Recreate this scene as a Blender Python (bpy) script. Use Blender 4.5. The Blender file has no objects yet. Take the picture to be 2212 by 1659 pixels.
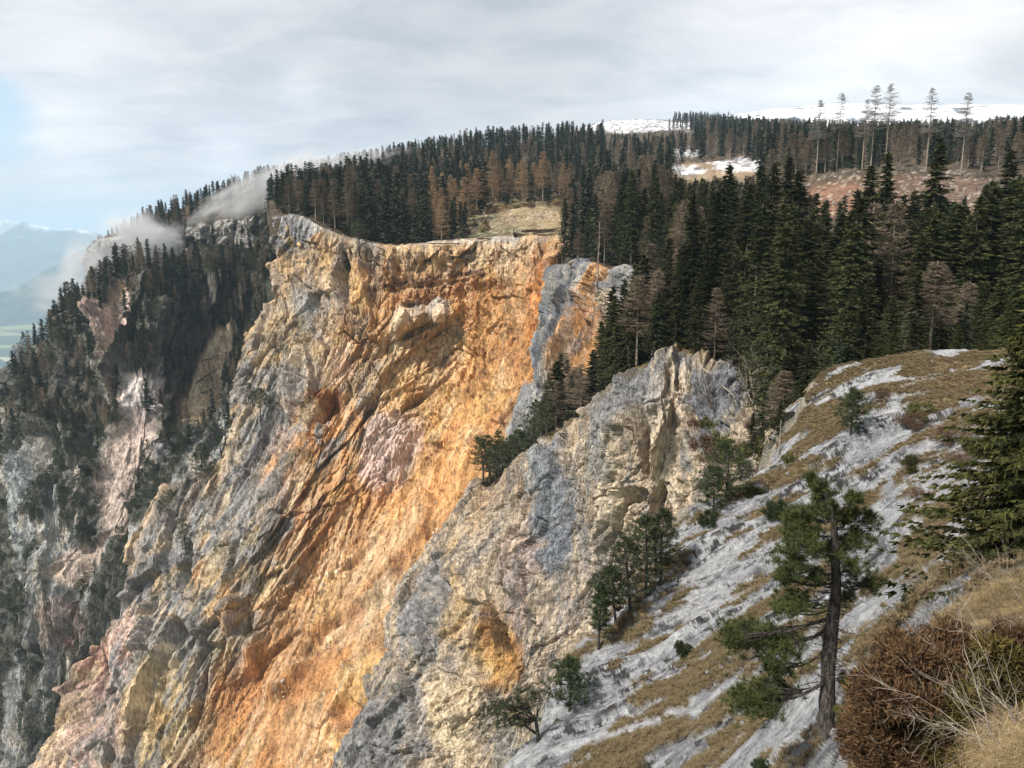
import bpy, math, random
import numpy as np
from mathutils import Vector, Matrix
random.seed(7)
RNG = np.random.default_rng(11)
scene = bpy.context.scene
C = scene.collection

# ---------------------------------------------------------------- camera, light, exposure
W0, H0, F0 = 2212.0, 1659.0, 1720.0
TP = math.tan(math.radians(10.36)); CP = math.cos(math.radians(10.36)); SP = math.sin(math.radians(10.36))
cam_d = bpy.data.cameras.new('camera'); cam = bpy.data.objects.new('camera', cam_d); C.objects.link(cam)
cam_d.sensor_width = 36.0; cam_d.lens = 36.0 * F0 / W0
cam_d.clip_start = 0.2; cam_d.clip_end = 90000
cam.location = (0, 0, 0); cam.rotation_euler = (math.radians(90 - 10.36), 0, 0)
scene.camera = cam
scene.view_settings.view_transform = 'Standard'; scene.view_settings.look = 'None'
scene.view_settings.gamma = 1; scene.view_settings.use_curve_mapping = False
scene.view_settings.exposure = 0.56
scene.cycles.max_bounces = 6; scene.cycles.diffuse_bounces = 3; scene.cycles.volume_bounces = 1
scene.cycles.transparent_max_bounces = 4
scene.cycles.use_denoising = True

SUN_EL, SUN_AZ = math.radians(47), math.radians(-122)     # azimuth from +Y, clockwise
sd = bpy.data.lights.new('sun', 'SUN'); sun = bpy.data.objects.new('sun', sd); C.objects.link(sun)
sd.energy = 4.6; sd.angle = math.radians(5); sd.color = (1.0, 0.95, 0.88)
sv = Vector((math.sin(SUN_AZ) * math.cos(SUN_EL), math.cos(SUN_AZ) * math.cos(SUN_EL), math.sin(SUN_EL)))
sun.rotation_euler = sv.to_track_quat('Z', 'Y').to_euler(); sun.location = (0, 0, 500)

def nd(nt, t, **kw):
    n = nt.nodes.new(t)
    for k, v in kw.items():
        if k.startswith('i_'):
            n.inputs[k[2:].replace('_', ' ')].default_value = v
        else: setattr(n, k, v)
    return n
def ramp(nt, stops, interp='LINEAR'):
    r = nt.nodes.new('ShaderNodeValToRGB'); cr = r.color_ramp; cr.interpolation = interp
    while len(cr.elements) < len(stops): cr.elements.new(0.5)
    for e, (p, c) in zip(cr.elements, stops):
        e.position = p; e.color = (c if len(c) == 4 else (*c, 1)) if hasattr(c, '__len__') else (c, c, c, 1)
    return r
def mixc(nt, f, a, b, mode='MIX'):
    m = nt.nodes.new('ShaderNodeMix'); m.data_type = 'RGBA'; m.blend_type = mode
    for s, v in ((0, f), (6, a), (7, b)):
        if isinstance(v, bpy.types.NodeSocket): nt.links.new(v, m.inputs[s])
        elif isinstance(v, (int, float)) and s: m.inputs[s].default_value = (v, v, v, 1)
        elif isinstance(v, (int, float)): m.inputs[s].default_value = v
        else: m.inputs[s].default_value = (*v, 1) if len(v) == 3 else v
    return m.outputs[2]
def mth(nt, op, a, b=0.0, c=None):
    m = nt.nodes.new('ShaderNodeMath'); m.operation = op
    for s, v in ((0, a), (1, b), (2, c)):
        if v is None: continue
        if isinstance(v, bpy.types.NodeSocket): nt.links.new(v, m.inputs[s])
        else: m.inputs[s].default_value = v
    return m.outputs[0]

world = bpy.data.worlds.new('World'); scene.world = world; world.use_nodes = True
nt = world.node_tree; nt.nodes.clear()
out = nd(nt, 'ShaderNodeOutputWorld'); bg = nd(nt, 'ShaderNodeBackground'); bg.inputs['Strength'].default_value = 0.1
nt.links.new(bg.outputs[0], out.inputs[0])
sky = nd(nt, 'ShaderNodeTexSky', sky_type='NISHITA', sun_disc=False, sun_elevation=SUN_EL, sun_rotation=SUN_AZ)
tc = nd(nt, 'ShaderNodeTexCoord')
# flatten the view direction onto a cloud layer
sx = nd(nt, 'ShaderNodeSeparateXYZ'); nt.links.new(tc.outputs['Generated'], sx.inputs[0])
zc = mth(nt, 'MAXIMUM', sx.outputs[2], 0.0)
zd = mth(nt, 'ADD', zc, 0.17)
px = mth(nt, 'DIVIDE', sx.outputs[0], zd); py = mth(nt, 'DIVIDE', sx.outputs[1], zd)
cb = nd(nt, 'ShaderNodeCombineXYZ'); nt.links.new(px, cb.inputs[0]); nt.links.new(py, cb.inputs[1])
def wnoise(scale, det, rough, dist=0.0, off=(0, 0, 0), sc=(1, 1, 1)):
    mp = nd(nt, 'ShaderNodeMapping'); mp.inputs['Location'].default_value = off; mp.inputs['Scale'].default_value = sc
    nt.links.new(cb.outputs[0], mp.inputs[0])
    n = nd(nt, 'ShaderNodeTexNoise'); n.inputs['Scale'].default_value = scale; n.inputs['Detail'].default_value = det
    n.inputs['Roughness'].default_value = rough; n.inputs['Distortion'].default_value = dist
    nt.links.new(mp.outputs[0], n.inputs[0]); return n.outputs[0]
n1 = wnoise(0.9, 7, 0.58, 0.5, (1.3, 0.2, 0), (1, 0.7, 1))
n2 = wnoise(3.6, 7, 0.6, 0.5, (5.3, 2.2, 0), (0.7, 1, 1))
SKY_BRIGHT = 5.1
shade = ramp(nt, [(0.36, (0.76, 0.81, 0.90)), (0.45, (0.90, 0.935, 1.01)), (0.52, (1.03, 1.045, 1.09)), (0.60, (1.15, 1.15, 1.18)), (0.70, (1.32, 1.30, 1.30))])
nmix = mth(nt, 'ADD', mth(nt, 'MULTIPLY', n1, 0.5), mth(nt, 'MULTIPLY', n2, 0.5))
nt.links.new(nmix, shade.inputs[0])
def lobe(direction, k):
    v = Vector(direction).normalized()
    d = nd(nt, 'ShaderNodeVectorMath', operation='DOT_PRODUCT'); nt.links.new(tc.outputs['Generated'], d.inputs[0]); d.inputs[1].default_value = v
    return mth(nt, 'POWER', mth(nt, 'MAXIMUM', d.outputs['Value'], 0.0), k)
def pdir(u, v):
    x = (u - W0 / 2) / F0; y = (H0 / 2 - v) / F0
    return Vector((x, y * SP + CP, y * CP - SP)).normalized()
bright = 1.0
# thinner, brighter cloud to the right, a few bright puffs low on the left, a greyer bank in the middle
for u, v, k, a in ((1980, 190, 40, 0.30), (490, 325, 1500, 0.20), (640, 215, 1800, 0.14), (150, 300, 500, 0.14), (100, 110, 160, 0.12), (1000, 160, 60, -0.10), (2215, 150, 900, -0.22), (1250, 60, 120, -0.04)):
    bright = mth(nt, 'ADD', mth(nt, 'MULTIPLY', lobe(pdir(u, v), k), a), bright)
cl = mixc(nt, 1.0, shade.outputs[0], SKY_BRIGHT, 'MULTIPLY')
vm = nd(nt, 'ShaderNodeVectorMath', operation='SCALE'); nt.links.new(cl, vm.inputs[0]); nt.links.new(bright, vm.inputs[3])
warm = mixc(nt, mth(nt, 'MULTIPLY', lobe(pdir(2100, 160), 40), 0.8), (1, 1, 1), (1.0, 0.98, 0.93))
clw = mixc(nt, 1.0, vm.outputs[0], warm, 'MULTIPLY')
# a gap of pale blue low on the left
gap = ramp(nt, [(0.0, 0.0), (0.52, 0.0), (0.66, 1.0)]); 
n3 = wnoise(0.9, 4, 0.5, 0.3, (2.7, 7.1, 0), (0.5, 1.6, 1))
nt.links.new(mth(nt, 'ADD', mth(nt, 'MULTIPLY', n3, 0.55), mth(nt, 'MULTIPLY', lobe(pdir(-30, 246), 420), 0.50)), gap.inputs[0])
skyb = mixc(nt, 1.0, sky.outputs[0], (1.35, 1.3, 1.2), 'MULTIPLY')
skyb = mixc(nt, 0.7, skyb, (3.9, 5.3, 6.8))
fin = mixc(nt, mth(nt, 'MULTIPLY', gap.outputs[0], 0.85), clw, skyb)
nt.links.new(fin, bg.inputs['Color'])

# ---------------------------------------------------------------- helpers: view rays, noise, meshes
def P(u, v, Y):
    """point seen in direction (u, v) of the survey photograph at the northing Y (metres)"""
    u = np.asarray(u, float); v = np.asarray(v, float); Y = np.asarray(Y, float)
    x = (u - W0 / 2) / F0; y = (H0 / 2 - v) / F0
    dy = y * SP + CP; dz = y * CP - SP
    return np.stack([x / dy * Y, Y + 0 * x, dz / dy * Y], -1)
def proj(p):
    cy = p[..., 1] * CP - p[..., 2] * SP; cz = p[..., 1] * SP + p[..., 2] * CP
    cy = np.where(np.abs(cy) < 1e-3, 1e-3, cy)
    return p[..., 0] / cy * F0 + W0 / 2, H0 / 2 - cz / cy * F0

G3 = np.array([[1,1,0],[-1,1,0],[1,-1,0],[-1,-1,0],[1,0,1],[-1,0,1],[1,0,-1],[-1,0,-1],[0,1,1],[0,-1,1],[0,1,-1],[0,-1,-1],[1,1,0],[-1,1,0],[0,-1,1],[0,-1,-1]], np.float32)
def hsh(ix, iy, iz, seed):
    h = (ix.astype(np.uint32) * np.uint32(374761393) + iy.astype(np.uint32) * np.uint32(668265263)
         + iz.astype(np.uint32) * np.uint32(2147483647 - 1013) + np.uint32(seed * 7919 + 13))
    h = (h ^ (h >> np.uint32(13))) * np.uint32(1274126177)
    h = (h ^ (h >> np.uint32(15))) * np.uint32(2246822519)
    return h ^ (h >> np.uint32(16))
def perlin(x, y, z=None, seed=0):
    x = np.asarray(x, np.float32); y = np.asarray(y, np.float32)
    z = np.zeros_like(x) + np.float32(0.37) if z is None else np.asarray(z, np.float32)
    ix = np.floor(x).astype(np.int64); iy = np.floor(y).astype(np.int64); iz = np.floor(z).astype(np.int64)
    fx = x - ix; fy = y - iy; fz = z - iz
    w = lambda t: t * t * t * (t * (t * 6 - 15) + 10)
    ux, uy, uz = w(fx), w(fy), w(fz); r = 0
    for dx in (0, 1):
        for dy in (0, 1):
            for dz in (0, 1):
                g = G3[hsh(ix + dx, iy + dy, iz + dz, seed) & np.uint32(15)]
                d = g[..., 0] * (fx - dx) + g[..., 1] * (fy - dy) + g[..., 2] * (fz - dz)
                r = r + d * (ux if dx else 1 - ux) * (uy if dy else 1 - uy) * (uz if dz else 1 - uz)
    return r
def fbm(x, y, z=None, o=4, seed=0, gain=0.5, lac=2.03):
    a, f, s, n = 1.0, 1.0, 0.0, 0.0
    for i in range(o):
        s = s + a * perlin(x * f, y * f, None if z is None else z * f, seed + i * 17); n += a; a *= gain; f *= lac
    return s / n
def ridged(x, y, z=None, o=4, seed=0, gain=0.55):
    a, f, s, n = 1.0, 1.0, 0.0, 0.0
    for i in range(o):
        s = s + a * (1 - 2.2 * np.abs(perlin(x * f, y * f, None if z is None else z * f, seed + i * 17))); n += a; a *= gain; f *= 2.07
    return s / n
FS = 0.45                                                     # width of the joints between blocks, metres
def facets(s, t, cs, ct, seed=0, tilt=1.0):
    """broken-rock relief: cells each with its own height and tilt. returns height, distance to the joint, cell value"""
    x = s / cs; y = t / ct
    ix = np.floor(x).astype(np.int64); iy = np.floor(y).astype(np.int64)
    f1 = np.full(x.shape, 9.0); f2 = np.full(x.shape, 9.0); h = np.zeros(x.shape); cid = np.zeros(x.shape)
    for dx in (-1, 0, 1):
        for dy in (-1, 0, 1):
            jx, jy = ix + dx, iy + dy; k = hsh(jx, jy, jx * 0 + 5, seed)
            a = (k & np.uint32(1023)) / 1023.0; b = ((k >> np.uint32(10)) & np.uint32(1023)) / 1023.0; c = ((k >> np.uint32(20)) & np.uint32(1023)) / 1023.0
            ex = x - (jx + 0.1 + 0.8 * a); ey = y - (jy + 0.1 + 0.8 * b)
            d = ex * ex + ey * ey
            hh = (c - 0.5) + tilt * ((b - 0.5) * 1.6 * ex + (a - 0.5) * 1.6 * ey)
            m = d < f1
            f2 = np.where(m, f1, np.minimum(f2, d)); h = np.where(m, hh, h); cid = np.where(m, c, cid); f1 = np.where(m, d, f1)
    e = np.sqrt(f2) - np.sqrt(f1)
    return h * sst(-0.01, min(max(FS / cs, .02), .15), e), e, cid
def sst(a, b, x):
    t = np.clip((x - a) / (b - a), 0, 1); return t * t * (3 - 2 * t)

def catmull(A, n, axis):
    A = np.moveaxis(np.asarray(A, float), axis, 0); m = A.shape[0]
    t = np.linspace(0, m - 1, n); i = np.clip(np.floor(t).astype(int), 0, m - 2); f = (t - i).reshape((-1,) + (1,) * (A.ndim - 1))
    g = lambda k: A[np.clip(k, 0, m - 1)]
    p0, p1, p2, p3 = g(i - 1), g(i), g(i + 1), g(i + 2)
    p0 = np.where((i == 0).reshape(f.shape), 2 * p1 - p2, p0); p3 = np.where((i == m - 2).reshape(f.shape), 2 * p2 - p1, p3)
    r = 0.5 * (2 * p1 + (p2 - p0) * f + (2 * p0 - 5 * p1 + 4 * p2 - p3) * f ** 2 + (3 * p1 - p0 - 3 * p2 + p3) * f ** 3)
    return np.moveaxis(r, 0, axis)

def link(name, me, mats=(), parent=None, smooth=False):
    for m in (mats if isinstance(mats, (list, tuple)) else [mats]): me.materials.append(m)
    o = bpy.data.objects.new(name, me); C.objects.link(o)
    if parent: o.parent = parent
    if smooth: me.shade_smooth()
    return o
def mesh_np(name, verts, faces, col=None, mi=None, smooth=False):
    """faces: (n,3) or (n,4) int array"""
    me = bpy.data.meshes.new(name); v = np.asarray(verts, np.float32); f = np.asarray(faces, np.int32)
    me.vertices.add(len(v)); me.vertices.foreach_set('co', v.ravel())
    k = f.shape[1]; me.loops.add(f.size); me.loops.foreach_set('vertex_index', f.ravel())
    me.polygons.add(len(f)); me.polygons.foreach_set('loop_start', np.arange(0, f.size, k, dtype=np.int32))
    if mi is not None: me.polygons.foreach_set('material_index', np.asarray(mi, np.int32))
    me.polygons.foreach_set('use_smooth', np.full(len(f), smooth))
    me.update(calc_edges=True)
    if col is not None:
        a = me.color_attributes.new('Col', 'FLOAT_COLOR', 'POINT'); c = np.ones((len(v), 4), np.float32); c[:, :3] = np.asarray(col).reshape(-1, 3)
        a.data.foreach_set('color', c.ravel())
    return me
def grid_faces(nr, nc, flip=False):
    i = np.arange(nr * nc).reshape(nr, nc); a, b, c, d = i[:-1, :-1].ravel(), i[:-1, 1:].ravel(), i[1:, 1:].ravel(), i[1:, :-1].ravel()
    return np.stack([a, d, c, b] if not flip else [a, b, c, d], 1)
def tag(o, label=None, cat=None, group=None, kind=None):
    if label: o['label'] = label
    if cat: o['category'] = cat
    if group: o['group'] = group
    if kind: o['kind'] = kind
    return o

# ---------------------------------------------------------------- materials
def rock_mat(name, scale, bump, streak=1.0, dark=(0.55, 0.55, 0.55), rough=0.92, blocky=0.0):
    m = bpy.data.materials.new(name); m.use_nodes = True; t = m.node_tree; b = t.nodes['Principled BSDF']
    b.inputs['Roughness'].default_value = rough; b.inputs['Specular IOR Level'].default_value = 0.25
    at = nd(t, 'ShaderNodeAttribute', attribute_name='Col'); tcn = nd(t, 'ShaderNodeTexCoord')
    mp = nd(t, 'ShaderNodeMapping'); mp.inputs['Scale'].default_value = (1, 1, 1 / (1 + streak)); t.links.new(tcn.outputs['Object'], mp.inputs[0])
    n = nd(t, 'ShaderNodeTexNoise'); n.inputs['Scale'].default_value = scale; n.inputs['Detail'].default_value = 6; n.inputs['Roughness'].default_value = 0.68
    t.links.new(mp.outputs[0], n.inputs[0])
    r = ramp(t, [(0.36, dark), (0.5, (1, 1, 1)), (0.66, (1.25, 1.25, 1.25))]); t.links.new(n.outputs[0], r.inputs[0])
    t.links.new(mixc(t, 1.0, at.outputs['Color'], r.outputs[0], 'MULTIPLY'), b.inputs['Base Color'])
    vo = nd(t, 'ShaderNodeTexVoronoi', feature='DISTANCE_TO_EDGE'); vo.inputs['Scale'].default_value = scale * 0.8
    t.links.new(mp.outputs[0], vo.inputs[0])
    v2 = nd(t, 'ShaderNodeTexVoronoi'); v2.inputs['Scale'].default_value = scale * 1.3; t.links.new(mp.outputs[0], v2.inputs[0]); v3 = nd(t, 'ShaderNodeTexVoronoi'); v3.inputs['Scale'].default_value = scale * 0.55; t.links.new(mp.outputs[0], v3.inputs[0])
    c2 = nd(t, 'ShaderNodeSeparateColor'); t.links.new(v2.outputs['Color'], c2.inputs[0]); c3 = nd(t, 'ShaderNodeSeparateColor'); t.links.new(v3.outputs['Color'], c3.inputs[0])
    hh = mth(t, 'ADD', mth(t, 'MULTIPLY', n.outputs[0], 1.3), mth(t, 'MINIMUM', mth(t, 'MULTIPLY', vo.outputs[0], 1.5), 0.25))
    hh = mth(t, 'ADD', hh, mth(t, 'ADD', mth(t, 'MULTIPLY', c2.outputs[0], blocky), mth(t, 'MULTIPLY', c3.outputs[0], blocky * 1.6)))
    if blocky > 0:
        vs = nd(t, 'ShaderNodeVectorMath', operation='SCALE'); t.links.new(b.inputs['Base Color'].links[0].from_socket, vs.inputs[0]); t.links.new(mth(t, 'ADD', mth(t, 'MULTIPLY', c2.outputs[1], 0.38), 0.82), vs.inputs[3]); t.links.new(vs.outputs[0], b.inputs['Base Color'])
    bp = nd(t, 'ShaderNodeBump'); bp.inputs['Strength'].default_value = 1.0; bp.inputs['Distance'].default_value = bump
    t.links.new(hh, bp.inputs['Height']); t.links.new(bp.outputs[0], b.inputs['Normal'])
    return m
def leaf_mat(name, c0, c1, var=0.25, rough=0.8, scale=1.2):
    m = bpy.data.materials.new(name); m.use_nodes = True; t = m.node_tree; b = t.nodes['Principled BSDF']
    b.inputs['Roughness'].default_value = rough; b.inputs['Specular IOR Level'].default_value = 0.15
    oi = nd(t, 'ShaderNodeObjectInfo'); g = nd(t, 'ShaderNodeNewGeometry'); tcn = nd(t, 'ShaderNodeTexCoord')
    n = nd(t, 'ShaderNodeTexNoise'); n.inputs['Scale'].default_value = scale; n.inputs['Detail'].default_value = 3; t.links.new(tcn.outputs['Object'], n.inputs[0])
    f = mth(t, 'ADD', mth(t, 'MULTIPLY', n.outputs[0], 0.9), mth(t, 'MULTIPLY', g.outputs['Random Per Island'], 0.55))
    r = ramp(t, [(0.42, c0), (0.95, c1)]); t.links.new(f, r.inputs[0])
    vv = mth(t, 'ADD', mth(t, 'MULTIPLY', oi.outputs['Random'], 2 * var), 1 - var)
    vs = nd(t, 'ShaderNodeVectorMath', operation='SCALE'); t.links.new(r.outputs[0], vs.inputs[0]); t.links.new(vv, vs.inputs[3])
    t.links.new(vs.outputs[0], b.inputs['Base Color'])
    return m
def bark_mat(name, c0, c1, scale=6.0, bump=0.03):
    m = bpy.data.materials.new(name); m.use_nodes = True; t = m.node_tree; b = t.nodes['Principled BSDF']
    b.inputs['Roughness'].default_value = 0.95; b.inputs['Specular IOR Level'].default_value = 0.1
    tcn = nd(t, 'ShaderNodeTexCoord'); mp = nd(t, 'ShaderNodeMapping'); mp.inputs['Scale'].default_value = (1, 1, 0.25); t.links.new(tcn.outputs['Object'], mp.inputs[0])
    n = nd(t, 'ShaderNodeTexNoise'); n.inputs['Scale'].default_value = scale; n.inputs['Detail'].default_value = 5; n.inputs['Roughness'].default_value = 0.7
    t.links.new(mp.outputs[0], n.inputs[0]); r = ramp(t, [(0.38, c0), (0.64, c1)]); t.links.new(n.outputs[0], r.inputs[0]); t.links.new(r.outputs[0], b.inputs['Base Color'])
    bp = nd(t, 'ShaderNodeBump'); bp.inputs['Strength'].default_value = 1; bp.inputs['Distance'].default_value = bump
    t.links.new(n.outputs[0], bp.inputs['Height']); t.links.new(bp.outputs[0], b.inputs['Normal'])
    return m
M = {}
M['cliff'] = rock_mat('slide_rock', 1.1, 0.6, 1.6, blocky=0.5)
M['crag'] = rock_mat('buttress_rock', 1.9, 0.42, 1.4, blocky=0.4)
M['far_crag'] = rock_mat('ridge_rock', 0.6, 1.1, 1.0, blocky=0.4)
M['slab'] = rock_mat('slab_rock', 5.0, 0.10, 0.0, dark=(0.72, 0.72, 0.72))
_t = M['slab'].node_tree; _b = _t.nodes['Principled BSDF']; _tc = nd(_t, 'ShaderNodeTexCoord'); _m1 = nd(_t, 'ShaderNodeMapping'); _m1.inputs['Rotation'].default_value = (0, math.radians(-36), math.radians(6.6)); _m1.vector_type = 'POINT'
_m2 = nd(_t, 'ShaderNodeMapping'); _m2.inputs['Scale'].default_value = (0.16, 3.2, 0.9); _t.links.new(_tc.outputs['Object'], _m1.inputs[0]); _t.links.new(_m1.outputs[0], _m2.inputs[0])
_n = nd(_t, 'ShaderNodeTexNoise'); _n.inputs['Scale'].default_value = 1.5; _n.inputs['Detail'].default_value = 7; _n.inputs['Roughness'].default_value = 0.72; _t.links.new(_m2.outputs[0], _n.inputs[0])
_r = ramp(_t, [(0.36, (0.50, 0.50, 0.51)), (0.48, (0.95, 0.95, 0.95)), (0.66, (1.15, 1.15, 1.15))]); _t.links.new(_n.outputs[0], _r.inputs[0])
_src = _b.inputs['Base Color'].links[0].from_socket; _t.links.new(mixc(_t, 1.0, _src, _r.outputs[0], 'MULTIPLY'), _b.inputs['Base Color'])
_old = _b.inputs['Normal'].links[0].from_socket; _bp = nd(_t, 'ShaderNodeBump'); _bp.inputs['Distance'].default_value = 0.22; _t.links.new(_n.outputs[0], _bp.inputs['Height']); _t.links.new(_old, _bp.inputs['Normal']); _t.links.new(_bp.outputs[0], _b.inputs['Normal'])
M['floor'] = rock_mat('forest_floor', 1.2, 0.4, 0.0)
M['stone'] = rock_mat('loose_stone', 2.0, 0.15, 0.0)
M['spruce'] = leaf_mat('spruce_needles', (0.009, 0.014, 0.008), (0.058, 0.064, 0.021), 0.42)
M['spruce_far'] = leaf_mat('far_spruce_needles', (0.010, 0.017, 0.012), (0.045, 0.056, 0.032), 0.3)
M['spruce_warm'] = leaf_mat('olive_spruce_needles', (0.014, 0.019, 0.008), (0.072, 0.072, 0.020), 0.15, scale=2.5)  # warmer olive needle colour of the nearer spruces and olive bushes
M['larch'] = leaf_mat('bare_larch_twigs', (0.075, 0.058, 0.042), (0.21, 0.16, 0.11), 0.3)
M['larch_tan'] = leaf_mat('tan_larch_twigs', (0.16, 0.11, 0.065), (0.42, 0.28, 0.16), 0.15)  # paler tan twig colour of the larches around the clearing
M['larch_grey'] = leaf_mat('grey_larch_twigs', (0.11, 0.098, 0.085), (0.25, 0.22, 0.19), 0.2)
M['pine'] = leaf_mat('pine_needles', (0.018, 0.028, 0.012), (0.085, 0.100, 0.030), 0.2, scale=2.0)
M['pine_dark'] = leaf_mat('dark_pine_needles', (0.014, 0.026, 0.012), (0.050, 0.066, 0.024), 0.25)
M['juniper'] = leaf_mat('brown_juniper', (0.028, 0.018, 0.011), (0.120, 0.068, 0.033), 0.15, scale=3.0)
M['shrub'] = leaf_mat('shrub_leaves', (0.030, 0.038, 0.012), (0.12, 0.115, 0.03), 0.3, scale=2.0)
M['shrub_brown'] = leaf_mat('brown_shrub_twigs', (0.06, 0.038, 0.026), (0.19, 0.12, 0.075), 0.25, scale=2.0)
M['bark'] = bark_mat('bark', (0.045, 0.038, 0.032), (0.17, 0.145, 0.12))
M['bark_pale'] = bark_mat('pale_bark', (0.16, 0.13, 0.10), (0.38, 0.32, 0.26))
M['bark_pine'] = bark_mat('pine_bark', (0.022, 0.019, 0.017), (0.13, 0.112, 0.098), 16.0, 0.05)
M['dead'] = bark_mat('weathered_wood', (0.14, 0.115, 0.09), (0.40, 0.34, 0.27), 20, 0.01)
M['log'] = bark_mat('log_wood', (0.03, 0.02, 0.015), (0.12, 0.085, 0.06), 3, 0.05)
M['grass'] = leaf_mat('dry_grass', (0.075, 0.058, 0.030), (0.27, 0.205, 0.115), 0.2, 0.95, scale=1.5)
M['juniper_green'] = leaf_mat('olive_juniper', (0.030, 0.026, 0.010), (0.14, 0.105, 0.030), 0.15, scale=3.0)
M['straw'] = leaf_mat('pale_straw', (0.12, 0.088, 0.042), (0.42, 0.31, 0.165), 0.2, 0.95, scale=1.5)

# ---------------------------------------------------------------- painting of ground colour, sculpting
def blob_w(u, v, b, warp):
    u0, v0, ru, rv, ang = b[:5]; a = math.radians(ang); dx = u - u0; dy = v - v0
    p = dx * math.cos(a) + dy * math.sin(a); q = -dx * math.sin(a) + dy * math.cos(a)
    return np.sqrt((p / ru) ** 2 + (q / rv) ** 2) + warp
def paint(u, v, base, blobs, warp, soft=0.25):
    col = np.zeros(u.shape + (3,)) + np.asarray(base)
    for b in blobs:
        w = 1 - sst(1 - soft, 1 + soft, blob_w(u, v, b, warp)); st = b[6] if len(b) > 6 else 1.0
        w = (w * st)[..., None]; col = col * (1 - w) + np.asarray(b[5]) * w
    return col
def sculpt(u, v, blobs, warp):
    d = np.zeros(u.shape)
    for b in blobs: d -= b[5] * (1 - sst(0.35, 1.0, blob_w(u, v, b, warp)))
    return d
class Patch:
    """terrain sheet through surveyed control points; rows run from the top down"""
    def __init__(s, ctrl, nr, nc, pts=False):
        A = np.asarray(ctrl, float)
        if not pts: A = P(A[..., 0], A[..., 1], A[..., 2])
        s.A = A; X = catmull(catmull(A, nr, 0), nc, 1); s.nr, s.nc = nr, nc; s.X = X
        du = np.linalg.norm(np.diff(X, axis=1), axis=2).mean() * (nc - 1); dv = np.linalg.norm(np.diff(X, axis=0), axis=2).mean() * (nr - 1)
        s.s, s.t = np.meshgrid(np.linspace(0, du, nc), np.linspace(0, dv, nr)); s.c, s.r = np.meshgrid(np.linspace(0, A.shape[1] - 1, nc), np.linspace(0, A.shape[0] - 1, nr)); s.u, s.v = proj(X)
        N = np.cross(np.gradient(X, axis=1), np.gradient(X, axis=0)); N /= np.linalg.norm(N, axis=2, keepdims=True) + 1e-9
        s.flip = bool((N * X).sum(2).mean() > 0)
        if s.flip: N = -N
        s.N = N
    def disp(s, d): s.X = s.X + s.N * d[..., None]
    def build(s, name, col, mat):
        me = mesh_np(name, s.X.reshape(-1, 3), grid_faces(s.nr, s.nc, s.flip), col)
        s.uu, s.vv = proj(s.X)
        o = link(name, me, mat); tag(o, kind='structure'); return o
def back_row(row, dY, dz, du=0, dv=0):
    """one more row behind a crest so that the ridge has a far side"""
    return [tuple(x) for x in row]
OR = (0.56, 0.305, 0.125); OR2 = (0.47, 0.245, 0.10); DEEP = (0.33, 0.145, 0.055); TAN = (0.54, 0.365, 0.205); CREAM = (0.64, 0.50, 0.33)
PINK = (0.60, 0.44, 0.36); GREY = (0.27, 0.265, 0.26); DGREY = (0.135, 0.14, 0.15); BLUEG = (0.15, 0.16, 0.175); YEL = (0.58, 0.38, 0.15)
PALE = (0.46, 0.43, 0.39); OLIVE = (0.13, 0.115, 0.06); RUST = (0.24, 0.09, 0.04)

def extrude_top(pts, dY, dz):
    q = pts.copy(); q[..., 1] += dY; q[..., 0] += dY * q[..., 0] / np.maximum(pts[..., 1], 1); q[..., 2] += dz; return q

# ---- the great slide face (orange scar) and the grey and ochre wall left of it
c_rows = [
 [(598,472,338),(650,470,330),(740,508,320),(860,530,312),(980,520,308),(1100,514,304),(1205,514,300),(1260,530,310)],
 [(598,530,335),(652,530,327),(742,555,317),(858,570,309),(978,565,307),(1098,562,301),(1200,562,293),(1260,570,302)],
 [(606,610,330),(655,610,322),(742,625,311),(850,630,306),(970,630,305),(1090,630,296),(1192,640,282),(1250,640,288)],
 [(585,700,323),(650,700,315),(735,705,304),(840,705,302),(960,705,303),(1080,710,291),(1178,730,274),(1240,730,276)],
 [(545,770,315),(620,780,308),(710,785,298),(820,785,298),(940,785,299),(1060,790,286),(1160,800,267),(1230,800,269)],
 [(528,865,305),(600,865,299),(690,865,288),(800,865,290),(915,865,290),(1035,865,278),(1135,880,258),(1215,880,260)],
 [(505,980,292),(575,1000,284),(662,1005,272),(770,1012,277),(880,1020,275),(985,1020,262),(1085,1005,247),(1180,1000,249)],
 [(352,1130,280),(450,1140,270),(560,1150,258),(670,1160,262),(790,1170,258),(905,1170,245),(1015,1155,232),(1120,1150,234)],
 [(288,1300,265),(388,1305,256),(490,1312,246),(600,1322,246),(720,1330,240),(825,1330,227),(930,1315,214),(1040,1310,219)],
 [(150,1490,250),(270,1495,240),(390,1500,230),(500,1500,229),(620,1510,222),(735,1510,209),(860,1495,198),(980,1490,204)],
 [(85,1720,232),(200,1720,222),(320,1720,212),(440,1720,208),(560,1720,202),(675,1720,192),(800,1705,184),(930,1700,192)],
 [(40,1950,214),(160,1950,204),(280,1950,194),(400,1950,190),(520,1950,184),(640,1950,176),(770,1940,170),(900,1930,178)],
]
A = np.array(c_rows, float); A = P(A[..., 0], A[..., 1], A[..., 2])
left = A[:, :1].copy(); left[:, :, 1] += 70; left[:, :, 0] += 25; left[:, :, 2] -= 10
left2 = A[:, :1].copy(); left2[:, :, 1] += 12; left2[:, :, 0] += 0.5; left2[:, :, 2] -= 1
A = np.concatenate([left, left2, A], 1)
top = extrude_top(A[:1], 14, -0.8)
A = np.concatenate([top, A], 0)
pc = Patch(A, 670, 425, True)
s_, t_, u_, v_ = pc.s, pc.t, pc.u, pc.v
lx, lz = pc.X[..., 0], pc.X[..., 2]
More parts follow.
